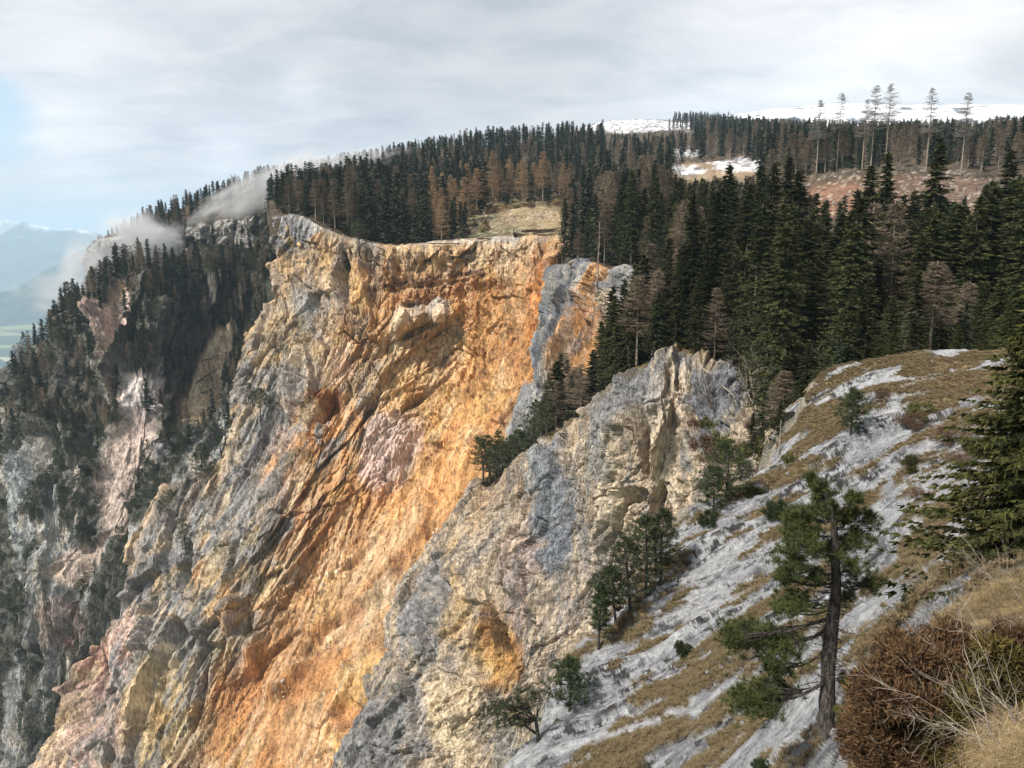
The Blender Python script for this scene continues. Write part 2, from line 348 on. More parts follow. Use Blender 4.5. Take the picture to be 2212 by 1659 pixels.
lean_ = np.where(lz > -30, .10 * lz, -3 + .46 * (lz + 30)); s_ = lx - lean_ + 300; t_ = -lz * 1.25 + pc.X[..., 1] * 0.35      # joints run down the wall and lean to the lower left
wx = fbm(s_ / 25, t_ / 45, o=3, seed=3) * 5; wy = fbm(s_ / 25, t_ / 45, o=3, seed=8) * 8
topm = 0.1 + 0.9 * sst(1.0, 1.9, pc.r + 0.5 * sst(700, 600, pc.u))          # calm at the very rim
slide = 1 - sst(0.75, 1.25, np.minimum.reduce([blob_w(u_, v_, (1010,800,190,330,12), fbm(s_/20,t_/20,o=3,seed=5)*0.5), blob_w(u_, v_, (860,1180,190,420,32), fbm(s_/20,t_/20,o=3,seed=5)*0.5), blob_w(u_, v_, (640,1600,190,260,40), fbm(s_/20,t_/20,o=3,seed=5)*0.5)]))
big, bj, _ = facets(s_ + wx, t_ + wy, 26, 60, 1, 1.2)
med, mj, mid_ = facets(s_ + wx * 0.5, t_ + wy * 0.5, 8, 17, 2, 1.7)
slc = s_ + wx * 0.3; sml, sj, sid = facets(slc, t_ + wy * 0.3, 2.7, 9.0, 3, 1.6)
tin, tj, _ = facets(slc, t_ + wy * 0.2, 1.1, 3.4, 4, 1.6)
pln, _, _ = facets(s_ * .8 + t_ * .6 + wx, t_ * .8 - s_ * .6 + wy, 11, 24, 61, 2.0); pln2, _, _ = facets(s_ * .9 + t_ * .4, t_ * .9 - s_ * .4 + wy, 5, 9, 62, 2.0)
rib = ridged((s_ + wx + t_ * 0.1) / 16, (t_ + wy) / 90, o=4, seed=21)
vert = ridged((s_ + wx * 0.5) / 6, t_ / 55, o=3, seed=31)
sl_ = s_ + wx * 0.3 + 3 * fbm(s_ / 9, t_ / 30, o=2, seed=44)                       # the streaks of the scar lean to the lower left
streak = ridged(sl_ / 3.2, t_ / 22, o=4, seed=41, gain=.65); streak2 = ridged(sl_ / 1.3, t_ / 7, o=3, seed=43, gain=.6)
d = (1 - 0.75 * slide) * (big * 4.6 + rib * 3.2) + (1 - 0.45 * slide) * med * 2.1 + sml * (1.15 - .3 * slide) + tin * 0.55 + vert * 1.2 * (1 - 0.6 * slide) + streak * (0.7 - 0.3 * slide) + streak2 * 0.3 + pln * 2.5 * slide + pln2 * 1.2 * slide + fbm(s_ / 2, t_ / 3, o=3, seed=55) * 0.6
chute = 1 - sst(.75, 1.25, np.minimum(blob_w(u_, v_, (800,1290,330,70,-46), fbm(s_/15,t_/15,o=3,seed=66)*.5), blob_w(u_, v_, (600,1570,200,85,-42), fbm(s_/15,t_/15,o=3,seed=67)*.5)))
d = d * (1 - 0.55 * chute)
d -= (1 - chute) * 1.4 * (1 - sst(0.0, 0.08, mj)) * (1 - 0.6 * slide) + 0.5 * (1 - sst(0, 0.12, sj))
cw = fbm(s_ / 12, t_ / 12, o=3, seed=77) * 0.5
d += sculpt(u_, v_, [
 (930,800,170,170,0,3), (715,870,38,30,30,9), (700,900,30,20,20,6), (790,560,12,60,0,5), (860,560,16,50,0,4), (1080,660,60,35,0,-2),
 (1000,640,190,22,-12,2), (940,612,120,9,-8,2.2), (885,690,45,26,-35,-7), (945,672,24,30,10,-8), (900,715,50,12,-25,5), (860,700,22,60,10,-4),
 (920,840,85,9,-42,6), (1075,860,22,90,30,4), (740,600,14,80,0,6), (800,900,14,110,18,5), (650,800,14,120,10,-5),
 (830,960,75,110,15,-3), (1195,640,20,120,12,-6), (880,1350,30,90,45,5), (700,1380,30,120,50,5), (620,1470,20,90,45,-5),
 (410,1230,15,60,10,6),(500,1330,20,60,15,-7),(430,1500,15,90,10,5),(330,1380,12,90,5,-5),(560,1400,30,50,20,-5),(840,1240,180,16,-45,4),(760,1330,200,14,-42,-4),
 (200,1500,70,150,10,8),
], cw)
pc.disp(d * topm)
warp = fbm(s_ / 18, t_ / 24, o=4, seed=91) * 1.0 + (sml * 0.15)
col = paint(u_, v_, (0.42, 0.30, 0.19), [
 (660,500,75,70,0,GREY), (620,480,40,90,0,DGREY,0.5), (690,490,20,30,0,PALE,0.8), (705,506,22,12,0,DGREY), (690,512,12,10,0,OR),
 (640,620,60,80,0,TAN), (700,560,45,60,10,TAN), (620,720,60,60,0,CREAM,0.8), (700,640,60,40,0,CREAM,0.7), (790,540,30,60,0,GREY,0.7), (735,610,14,90,0,GREY,0.6),
 (590,850,80,170,14,GREY,0.8), (640,790,30,150,12,(0.34,0.31,0.27)), (560,1000,80,140,25,GREY,0.7), (620,1000,60,90,20,(0.38,0.30,0.25)), (640,960,70,50,0,PINK,0.5), (610,730,70,50,0,YEL,0.5),
 (480,1150,120,120,30,GREY,0.8), (400,1300,110,150,15,GREY,0.85), (300,1270,40,60,20,BLUEG,0.7), (500,1260,100,70,30,(0.34,0.27,0.18),0.8), (640,1240,70,80,30,OLIVE,0.35),
 (220,1500,80,190,10,(0.56,0.40,0.33)), (180,1400,40,60,10,(0.36,0.19,0.14),0.8), (440,1230,30,40,0,OR,0.7), (330,1600,60,160,8,(0.50,0.38,0.20),0.75), (450,1500,70,160,20,(0.40,0.33,0.21),0.8),
 (520,1330,60,60,0,GREY,0.6), (560,1390,50,60,0,(0.30,0.27,0.2)),
 (1000,760,210,260,10,OR,1), (880,1050,260,230,30,OR,1), (760,1300,260,170,-40,(0.47,0.28,0.14),1), (640,1560,200,200,-40,(0.50,0.25,0.10),1), (850,560,50,50,0,OR,0.8), (770,720,60,120,10,OR,0.7),
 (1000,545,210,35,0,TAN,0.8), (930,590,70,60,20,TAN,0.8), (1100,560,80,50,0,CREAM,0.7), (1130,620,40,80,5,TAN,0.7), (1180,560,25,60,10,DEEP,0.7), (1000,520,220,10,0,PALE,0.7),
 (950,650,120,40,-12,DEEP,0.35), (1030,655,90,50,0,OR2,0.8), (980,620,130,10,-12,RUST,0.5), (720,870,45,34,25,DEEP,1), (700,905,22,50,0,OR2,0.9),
 (1150,780,50,170,20,OR2,0.9), (1090,950,60,90,30,OR2,0.8), (1160,700,30,90,8,(0.52,0.21,0.055),0.8), (930,760,80,70,0,TAN,0.75), (890,690,40,28,-30,PALE,0.7), (946,668,22,26,0,PALE,0.8), (862,715,14,45,10,CREAM,0.8), (860,800,50,90,10,TAN,0.7),
 (835,985,62,95,12,PINK,1), (815,1040,40,45,0,(0.66,0.50,0.44),0.7), (900,860,80,80,0,YEL,0.5), (740,780,30,60,0,PINK,0.5), (1110,960,16,110,22,CREAM,0.8),
 (700,1000,60,150,22,(0.34,0.16,0.07),0.6), (740,980,50,120,20,OR,0.6), (880,1000,30,30,0,TAN,0.6), (650,1130,80,60,-30,RUST,0.5), (690,1180,60,60,0,OR2,0.4),
 (720,1240,60,40,-30,TAN,0.8), (820,1200,150,30,-42,TAN,0.7), (900,1180,130,16,-46,OR2,0.7), (700,1400,180,26,-40,CREAM,0.6), (830,1370,80,22,-40,TAN,0.6), (560,1560,160,50,-38,OR2,0.9), (600,1500,120,40,-40,(0.46,0.22,0.09),0.8),
 (800,1480,60,50,-40,YEL,0.7), (660,1600,80,60,-40,TAN,0.6), (800,1580,60,60,-40,OR2,0.7), (620,1240,50,40,0,(0.25,0.2,0.13),0.5), (540,1280,60,50,0,YEL,0.35), (560,1340,60,60,0,OR,0.3),
], warp, 0.3)
stn = fbm((s_ + wx) / 5, (t_ + wy) / 16, o=5, seed=101, gain=0.65); stf = fbm(s_ / 1.6, t_ / 3.2, o=3, seed=102)
def lum(c): return c.mean(-1, keepdims=True)
nonslide = (1 - slide)
g = (sst(-0.06, 0.16, stn) * nonslide * (0.55 + 0.3 * sst(650, 900, v_)))[..., None]; gg = np.where((fbm(s_ / 14, t_ / 30, o=3, seed=140) > 0)[..., None], np.array(GREY), np.array((0.20, 0.19, 0.175)))
col = col * (1 - g) + gg * g
g = (sst(0.10, 0.30, -stn) * (0.28 + 0.42 * nonslide))[..., None]; col = col * (1 - g) + np.array(CREAM) * g
g = (sst(0.18, 0.30, fbm((s_ + wx) / 7, (t_ + wy) / 10, o=5, seed=150)) * 0.55 * slide)[..., None]; col = col * (1 - g) + np.array(DEEP) * g
g = (sst(0.16, 0.30, fbm((s_ + wx) / 9, (t_ + wy) / 14, o=5, seed=151)) * 0.5)[..., None]; col = col * (1 - g) + np.array(YEL) * g
vs_ = fbm(sl_ / 2.2, t_ / 34, o=4, seed=170, gain=.6)
g = (sst(0.05, 0.25, vs_) * 0.5 * slide)[..., None]; col = col * (1 - g) + np.array((0.66, 0.50, 0.32)) * g
g = (sst(0.08, 0.25, -vs_) * 0.4 * slide)[..., None]; col = col * (1 - g) + np.array((0.42, 0.20, 0.075)) * g
g = (sst(0.20, 0.30, fbm(sl_ / 3.0, t_ / 9, o=5, seed=171, gain=.7)) * 0.55)[..., None]; col = col * (1 - g) + np.array((0.17, 0.10, 0.055)) * g
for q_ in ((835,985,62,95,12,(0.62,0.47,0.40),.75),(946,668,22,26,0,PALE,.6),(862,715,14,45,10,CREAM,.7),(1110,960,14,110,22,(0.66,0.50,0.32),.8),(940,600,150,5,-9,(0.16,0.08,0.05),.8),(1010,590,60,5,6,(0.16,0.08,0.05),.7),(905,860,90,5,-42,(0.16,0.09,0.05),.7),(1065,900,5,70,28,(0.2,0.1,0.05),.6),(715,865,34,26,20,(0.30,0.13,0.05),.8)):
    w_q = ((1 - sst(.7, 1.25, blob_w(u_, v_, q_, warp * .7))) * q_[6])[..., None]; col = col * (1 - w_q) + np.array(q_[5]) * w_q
col = col * (0.90 + 0.7 * stf + 0.30 * (sid - 0.5) + 0.2 * (mid_ - 0.5) + 0.10 * streak)[..., None]
g = (sst(0.14, 0.24, fbm(s_ / 3.5, t_ / 5, o=4, seed=160, gain=0.6)) * nonslide * sst(850, 1000, v_) * 0.6)[..., None]; col = col * (1 - g) + np.array(OLIVE) * 0.8 * g
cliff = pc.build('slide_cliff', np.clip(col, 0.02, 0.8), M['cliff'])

# ---- wooded ridge with grey crags on the left
b_rows = [
 [(-250,1080,600),(-60,935,560),(60,802,540),(150,708,530),(225,622,515),(320,590,515),(430,590,545),(520,590,560),(640,600,560)],
 [(-250,1180,575),(-80,1000,535),(50,880,505),(140,800,490),(220,740,478),(320,720,476),(420,710,520),(510,710,530),(640,730,520)],
 [(-250,1280,550),(-90,1130,510),(30,1010,470),(120,960,455),(210,930,445),(310,920,436),(390,900,470),(480,850,480),(640,860,460)],
 [(-260,1400,520),(-100,1280,480),(10,1180,440),(100,1140,425),(180,1120,416),(270,1110,408),(330,1080,425),(430,1030,420),(600,1040,400)],
 [(-270,1520,490),(-110,1440,450),(0,1380,415),(80,1350,400),(150,1330,390),(220,1300,385),(280,1250,380),(370,1200,370),(560,1220,350)],
 [(-280,1800,440),(-120,1740,400),(0,1720,370),(70,1710,355),(130,1710,345),(190,1700,340),(250,1690,335),(330,1680,330),(500,1680,300)],
 [(-280,2000,400),(-120,1960,370),(0,1950,340),(70,1950,325),(130,1950,315),(190,1940,310),(250,1930,300),(330,1920,290),(500,1900,260)],
]
A = np.array(b_rows, float); A = P(A[..., 0], A[..., 1], A[..., 2])
b1 = A[:1].copy(); b1[..., 1] += 30; b1[..., 2] -= 8; b2 = A[:1].copy(); b2[..., 1] += 110; b2[..., 2] -= 70
A = np.concatenate([b2, b1, A], 0)
FS = 0.8
pb = Patch(A, 420, 350, True); s_, t_, u_, v_ = pb.s, pb.t, pb.u, pb.v
wx = fbm(s_ / 60, t_ / 80, o=3, seed=203) * 25; wy = fbm(s_ / 60, t_ / 80, o=3, seed=208) * 25
big, bj, _ = facets(s_ + wx, t_ + wy, 45, 90, 201, 1.2); med, mj, mi_ = facets(s_ + wx * .5, t_ + wy * .5, 14, 34, 202, 1.4); sml, sj, si_ = facets(s_ + wx * .3, t_ + wy * .3, 5, 11, 203, 1.5)
scree = 1 - sst(0.7, 1.2, np.minimum.reduce([blob_w(u_, v_, q, fbm(s_/25,t_/25,o=3,seed=210)*0.7) for q in ((455,790,24,85,25),(425,870,45,55,25),(375,960,22,90,28),(280,1010,36,190,14),(310,850,50,40,0),(270,700,16,90,8),(270,1150,30,90,38),(215,1220,40,60,35))]))
d = (big * 11 + ridged((s_ + wx) / 40, (t_ + wy) / 140, o=4, seed=205) * 13 + med * 5 + sml * 2.2) * (1 - 0.75 * scree) + fbm(s_ / 8, t_ / 8, o=3, seed=206) * 2 * (1 - 0.5 * scree)
d += sculpt(u_, v_, [(470,820,40,120,20,10),(300,960,40,160,10,5),(240,690,24,30,20,-8),(160,1300,30,170,10,-12),(70,1050,30,200,10,-10),(262,740,14,60,0,6)], fbm(s_/30,t_/30,o=3,seed=209)*0.6)
pb.disp(d * sst(1.6, 2.6, pb.r))
warp = fbm(s_ / 35, t_ / 45, o=4, seed=291)
treed = np.clip(sst(-0.13, 0.03, fbm((s_ + wx) / 26, (t_ + wy) / 40, o=4, seed=299)) , 0, 1)
rockc = np.where((fbm(s_ / 12, t_ / 30, o=4, seed=298) > -0.03)[..., None], np.array((0.29, 0.285, 0.27)), np.array((0.40, 0.36, 0.30)))
dark = np.array((0.055, 0.055, 0.04))
col = rockc * (1 - treed[..., None] * 0.85) + dark * treed[..., None] * 0.85
col = paint(u_, v_, (0, 0, 0), [], warp) + col
upper = (1 - sst(1.0, 1.3, np.minimum(blob_w(u_, v_, (430,700,200,190,0), warp * .6), blob_w(u_, v_, (150,780,60,120,0), warp * .6))))[..., None]
col = col * (1 - 0.8 * upper) + np.array((0.05, 0.045, 0.03)) * 0.8 * upper
wscree = scree[..., None]; sc_c = paint(u_, v_, (0.68, 0.52, 0.35), [(280,1050,80,250,10,(0.50,0.395,0.335)),(275,720,40,100,0,(0.56,0.43,0.37)),(300,840,60,60,0,(0.58,0.50,0.46)),(235,1200,80,100,20,(0.44,0.35,0.29))], warp)
col = col * (1 - wscree) + sc_c * wscree
g = (0.8 * (1 - sst(0.8, 1.2, blob_w(u_, v_, (80,1100,16,120,6), warp * .5))))[..., None]; col = col * (1 - g) + np.array((0.36, 0.38, 0.37)) * g
g = (0.8 * (1 - sst(0.8, 1.2, blob_w(u_, v_, (250,705,22,34,10), warp * .5))))[..., None]; col = col * (1 - g) + np.array((0.44, 0.32, 0.27)) * g
g = (0.5 * (1 - sst(0.8, 1.2, blob_w(u_, v_, (190,1350,50,60,10), warp * .5))))[..., None]; col = col * (1 - g) + np.array((0.26, 0.15, 0.12)) * g
col *= (1 + 0.9 * fbm(s_ / 3, t_ / 5, o=4, seed=277, gain=.7) + 0.4 * (si_ - 0.5))[..., None]
treed_b = np.maximum(treed, upper[..., 0]) * (1 - scree)
ridge_o = pb.build('left_ridge', np.clip(col, 0.02, 0.7), M['far_crag'])

# ---- far cliff band behind the ridge
q = [(208,528,705),(250,512,690),(330,497,665),(420,478,645),(520,470,612),(600,464,560),(680,464,520)]
rows = [[(u, v, Y) for u, v, Y in q], [(u - 2, v + 55, Y - 3) for u, v, Y in q], [(u - 8, v + 120, Y - 12) for u, v, Y in q], [(u - 20, v + 230, Y - 50) for u, v, Y in q]]
A = np.array(rows, float); A = P(A[..., 0], A[..., 1], A[..., 2]); l = A[:, :1].copy(); l[..., 1] += 120; l[..., 0] += 10; l[..., 2] -= 10
A = np.concatenate([l, A], 1); A = np.concatenate([extrude_top(A[:1], 40, -2), A], 0)
pr = Patch(A, 130, 300, True); s_, t_, u_, v_ = pr.s, pr.t, pr.u, pr.v
big, bj, _ = facets(s_ + t_ * .1, t_, 30, 70, 301, 1.2); med, mj, mi_ = facets(s_, t_, 10, 30, 302, 1.4); sml, sj, si_ = facets(s_, t_, 4, 9, 303, 1.5)
pr.disp((big * 6 + med * 4 + sml * 1.6 + ridged(s_ / 20, t_ / 90, o=3, seed=304) * 5) * sst(1.0, 1.5, pr.r))
cover = sst(-0.02, 0.1, fbm(s_ / 30, t_ / 30, o=4, seed=305) + 0.1 - 0.5 * (1 - sst(0.9, 1.3, blob_w(u_, v_, (250,560,50,60,0), 0))) - 0.28 * (1 - sst(.9, 1.3, blob_w(u_, v_, (520,500,90,35,0), 0))) + 0.3 * sst(560, 640, v_) + 0.5 * sst(545, 575, u_))[..., None]
col = np.array((0.30, 0.28, 0.255)) * (1 - cover) + dark * cover
col = col * (1 + 0.6 * fbm(s_ / 5, t_ / 14, o=4, seed=306) + 0.3 * (si_ - .5))[..., None]
pr.build('far_cliff_band', np.clip(col, .02, .7), M['far_crag'])

# ---- rib of blue-grey and orange rock right of the slide
g_rows = [
 [(1206,585,270),(1222,570,258),(1262,562,247),(1320,584,237),(1350,574,230),(1395,590,224),(1450,590,215),(1500,600,208)],
 [(1202,660,266),(1215,645,250),(1252,640,243),(1313,640,233),(1345,640,226),(1385,640,218),(1445,640,205),(1500,650,198)],
 [(1184,750,260),(1200,725,244),(1246,720,236),(1300,720,229),(1338,710,220),(1376,700,211),(1440,700,198),(1495,700,190)],
 [(1140,900,251),(1165,880,233),(1215,870,227),(1270,860,217),(1310,855,207),(1352,850,199),(1430,830,184),(1490,820,176)],
 [(1085,1060,242),(1112,1050,220),(1180,1040,213),(1250,1030,203),(1290,1020,195),(1335,1010,187),(1410,990,170),(1480,980,160)],
 [(1010,1250,227),(1055,1240,207),(1130,1230,200),(1210,1220,190),(1250,1210,183),(1295,1200,175),(1380,1190,160),(1450,1180,150)],
]
A = np.array(g_rows, float); A = P(A[..., 0], A[..., 1], A[..., 2]); l = A[:, :1].copy(); l[..., 1] += 40; l[..., 0] += 6; A = np.concatenate([l, A], 1); A = np.concatenate([extrude_top(A[:1], 10, -0.8), A], 0)
FS = 0.3; pg = Patch(A, 300, 200, True); s_, t_, u_, v_ = pg.s, pg.t, pg.u, pg.v
wx = fbm(s_ / 20, t_ / 30, o=3, seed=403) * 8
big, bj, _ = facets(s_ + wx, t_, 16, 45, 401, 1.3); med, mj, mi_ = facets(s_ + wx, t_, 5, 13, 402, 1.4); sml, sj, si_ = facets(s_ + wx, t_, 2, 4.5, 403, 1.5)
d = big * 3.8 + ridged((s_ + wx) / 9, t_ / 60, o=5, seed=405) * 3.2 + med * 2.2 + sml * 0.8
d += sculpt(u_, v_, [(1232,720,28,140,14,-4),(1282,680,26,110,14,4),(1345,650,28,60,20,-4),(1272,700,8,10,0,4)], fbm(s_/8,t_/8,o=3,seed=409)*0.5)
d += fbm((s_ + wx) / 1.2, t_ / 3, o=4, seed=410, gain=.65) * 1.1 + ridged((s_ + wx) / 4, t_ / 18, o=4, seed=411) * 0.9
pg.disp(d * sst(0.9, 1.4, pg.r))
warp = fbm(s_ / 10, t_ / 18, o=4, seed=491) * 1.1
col = paint(u_, v_, (0.20, 0.20, 0.20), [(1225,720,30,180,12,BLUEG),(1240,640,26,70,10,DGREY,0.8),(1284,670,30,120,14,OR2),(1300,610,24,50,10,OR),(1258,800,32,90,14,OR),(1290,700,10,90,14,DEEP,0.7),(1240,830,18,60,14,CREAM,0.7),(1348,640,36,70,16,GREY),(1330,690,20,40,20,CREAM,0.6),(1275,740,10,50,14,DGREY,0.7),(1180,800,14,110,14,GREY)], warp, .25)
g = (sst(0.02, 0.2, fbm((s_ + wx) / 2.2, t_ / 22, o=5, seed=478, gain=.6)) * .55)[..., None]; col = col * (1 - g) + np.array((0.42, 0.37, 0.30)) * g
col *= (1 + 1.1 * fbm((s_ + wx) / 1.8, t_ / 9, o=5, seed=477, gain=.65) + 0.4 * (si_ - 0.5))[..., None]
pg.build('rock_rib', np.clip(col, .02, .7), M['crag'])

# ---- near buttress of grey and cream limestone
d_rows = [
 [(1050,1065,150),(1130,1000,142),(1200,960,135),(1260,930,128),(1320,880,122),(1400,798,116),(1480,775,113),(1550,808,108),(1620,890,100),(1700,930,90)],
 [(985,1160,146),(1080,1130,138),(1170,1090,131),(1240,1060,124),(1310,1000,118),(1390,920,110),(1475,900,108),(1555,920,103),(1620,970,94),(1700,1000,85)],
 [(925,1250,142),(1040,1240,134),(1140,1210,127),(1220,1180,121),(1300,1120,116),(1385,1050,109),(1470,1020,105),(1555,1030,98),(1625,1060,92),(1700,1080,84)],
 [(872,1345,137),(990,1350,129),(1100,1340,123),(1190,1310,118),(1280,1250,113),(1370,1190,108),(1450,1150,104),(1540,1140,97),(1620,1140,91),(1700,1150,84)],
 [(872,1450,133),(970,1470,125),(1070,1470,119),(1160,1450,115),(1250,1400,111),(1340,1340,106),(1430,1300,103),(1510,1280,98),(1600,1260,92),(1700,1260,84)],
 [(795,1580,130),(910,1600,123),(1010,1600,118),(1100,1590,113),(1180,1550,109),(1270,1500,104),(1360,1450,101),(1450,1430,97),(1550,1420,92),(1650,1420,86)],
 [(742,1700,127),(860,1720,120),(950,1720,115),(1040,1720,110),(1120,1710,106),(1210,1690,101),(1300,1660,98),(1400,1640,94),(1500,1640,90),(1600,1640,84)],
 [(690,1900,122),(820,1920,115),(920,1920,110),(1010,1920,105),(1090,1920,101),(1180,1900,97),(1270,1880,94),(1370,1860,90),(1480,1860,86),(1580,1860,80)],
]
A = np.array(d_rows, float); A = P(A[..., 0], A[..., 1], A[..., 2])
l1 = A[:, :1].copy(); l1[..., 1] += 9; l1[..., 0] += 0.5; l2 = A[:, :1].copy(); l2[..., 1] += 40; l2[..., 0] += 14; l2[..., 2] -= 12
A = np.concatenate([l2, l1, A], 1)
k1 = A[:1].copy(); k1[..., 1] += 12; k1[..., 2] += -1.0; k1[..., 0] += 4; k2 = A[:1].copy(); k2[..., 1] += 70; k2[..., 0] += 30; k2[..., 2] -= 6
A = np.concatenate([k2, k1, A], 0)
FS = 0.22
pd_ = Patch(A, 510, 400, True); s_, t_, u_, v_ = pd_.s, pd_.t, pd_.u, pd_.v
wx = fbm(s_ / 16, t_ / 24, o=3, seed=503) * 7; wy = fbm(s_ / 16, t_ / 24, o=3, seed=508) * 7
big, bj, _ = facets(s_ + wx, t_ + wy, 14, 36, 501, 1.1); med, mj, mi_ = facets(s_ + wx * .6, t_ + wy * .6, 4.5, 12, 502, 1.3); sml, sj, si_ = facets(s_ + wx * .3, t_, 1.5, 3.6, 503, 1.5); tin, _, _ = facets(s_, t_, .6, 1.3, 504, 1.5)
d = ridged((s_ + wx) / 3.5, t_ / 22, o=4, seed=520, gain=.6) * 0.8 + big * 2.6 + ridged((s_ + wx) / 13, (t_ + wy) / 50, o=4, seed=505) * 2.2 + med * 0.95 + sml * 0.42 + tin * 0.2 + fbm(s_, t_ / 2, o=4, seed=506) * 0.45 - 0.5 * (1 - sst(0, .1, mj))
d += sculpt(u_, v_, [(1412,960,13,120,-6,5.0),(1395,1070,40,26,-20,3.2),(1360,960,36,110,15,-2.5),(1440,930,34,120,-4,-2.2),(1090,1370,16,48,-14,6.5),(1060,1300,10,110,0,1.8),(1085,1440,60,90,0,1.4),
   (1160,1250,60,110,-20,-3),(1225,1130,22,200,0,-1.2),(1000,1480,20,180,-12,-2.2),(940,1400,12,110,-14,1.6),(1130,1130,10,110,8,1.5),(1210,1400,60,120,0,-1.2),(1520,900,14,100,-16,1.8),(900,1500,10,120,-10,2.2),(860,1640,16,90,20,1.6)], fbm(s_/7,t_/7,o=3,seed=509)*0.6)
topd = sst(1.6, 2.2, pd_.r)
pd_.disp(d * (0.35 + 0.65 * topd))
warp = fbm(s_ / 9, t_ / 16, o=4, seed=591) * 1.1
col = paint(u_, v_, (0.46, 0.37, 0.27), [
 (940,1300,50,110,25,(0.33,0.30,0.28),0.9),(900,1330,30,60,10,GREY),(960,1450,30,140,-14,(0.30,0.29,0.27),0.8),(920,1550,24,90,-10,GREY,0.7),(820,1620,80,80,0,(0.27,0.26,0.25),1),(870,1580,22,60,10,GREY),
 (1000,1300,28,120,0,YEL,0.6),(1000,1560,40,140,-12,CREAM),(1040,1500,30,60,0,CREAM,0.7),(1085,1400,45,100,-5,(0.56,0.36,0.14),0.85),(1110,1450,34,70,0,(0.50,0.27,0.09),0.8),(1060,1360,14,50,0,(0.34,0.16,0.06),0.8),(1078,1430,10,110,0,(0.26,0.13,0.05),0.5),
 (1140,1240,60,120,-15,(0.40,0.30,0.25),0.8),(1110,1300,30,60,0,(0.36,0.27,0.22),0.6),(1120,1060,60,60,0,(0.34,0.25,0.17),0.7),(1050,1110,20,70,12,(0.5,0.34,0.2),0.6),
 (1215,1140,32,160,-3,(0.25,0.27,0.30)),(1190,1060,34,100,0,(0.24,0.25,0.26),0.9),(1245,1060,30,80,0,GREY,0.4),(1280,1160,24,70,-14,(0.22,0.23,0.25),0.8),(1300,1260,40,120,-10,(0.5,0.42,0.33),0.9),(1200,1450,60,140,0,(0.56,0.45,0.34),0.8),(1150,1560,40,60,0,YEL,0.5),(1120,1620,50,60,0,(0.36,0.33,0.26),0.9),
 (1350,920,46,110,18,(0.31,0.31,0.30),0.9),(1330,1010,30,50,20,(0.4,0.37,0.33),0.8),(1440,800,70,40,0,(0.22,0.22,0.23),0.9),(1460,960,42,150,-5,(0.60,0.50,0.37),1),(1490,860,18,60,0,(0.62,0.53,0.42),0.8),(1420,870,26,60,0,(0.32,0.31,0.3),0.7),
 (1545,900,34,90,-14,(0.24,0.25,0.27),1),(1510,1000,12,110,-4,BLUEG,0.7),(1580,880,30,60,-20,(0.2,0.2,0.21),1),(1350,1100,60,60,0,(0.58,0.47,0.34),0.8),(1400,1070,34,20,-20,(0.22,0.13,0.08),0.9),(1480,765,36,14,0,(0.36,0.23,0.09),1),(1470,1080,60,80,0,(0.58,0.45,0.31),0.8)], warp, .25)
vst = fbm((s_ + wx) / 1.6, (t_ + wy) / 26, o=5, seed=590, gain=.6); g = (sst(0.02, 0.2, vst) * 0.6)[..., None]; col = col * (1 - g) + np.array((0.15, 0.15, 0.155)) * g
stn = fbm((s_ + wx) / 2.6, (t_ + wy) / 11, o=5, seed=577, gain=.65)
g = (sst(0.05, 0.25, stn) * 0.55)[..., None]; col = col * (1 - g) + np.array((0.20, 0.20, 0.21)) * g
g = (sst(0.1, 0.28, -stn) * 0.5)[..., None]; col = col * (1 - g) + np.array(CREAM) * g
g = (sst(0.16, 0.26, fbm(s_ / 0.9, t_ / 1.5, o=4, seed=580, gain=.65)) * 0.65)[..., None]; col = col * (1 - g) + np.array((0.11, 0.095, 0.075)) * g
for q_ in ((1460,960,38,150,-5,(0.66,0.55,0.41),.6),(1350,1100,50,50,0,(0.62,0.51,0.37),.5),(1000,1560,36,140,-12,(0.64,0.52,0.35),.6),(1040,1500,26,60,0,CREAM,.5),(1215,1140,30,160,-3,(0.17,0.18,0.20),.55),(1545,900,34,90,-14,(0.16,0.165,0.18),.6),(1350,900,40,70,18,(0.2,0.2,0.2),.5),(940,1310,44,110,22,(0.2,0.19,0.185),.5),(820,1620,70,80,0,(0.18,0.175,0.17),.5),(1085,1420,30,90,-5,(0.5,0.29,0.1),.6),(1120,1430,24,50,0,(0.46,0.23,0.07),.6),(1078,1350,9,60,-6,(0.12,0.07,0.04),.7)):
    w_q = ((1 - sst(.7, 1.25, blob_w(u_, v_, q_, warp * .7))) * q_[6])[..., None]; col = col * (1 - w_q) + np.array(q_[5]) * w_q
col *= (0.93 + 0.7 * fbm(s_ / .8, t_ / 1.6, o=3, seed=578) + 0.35 * (si_ - 0.5))[..., None]
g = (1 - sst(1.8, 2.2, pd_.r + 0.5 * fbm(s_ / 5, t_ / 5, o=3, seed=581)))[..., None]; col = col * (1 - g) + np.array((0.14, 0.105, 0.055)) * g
pd_.build('near_buttress', np.clip(col, .02, .75), M['crag'])

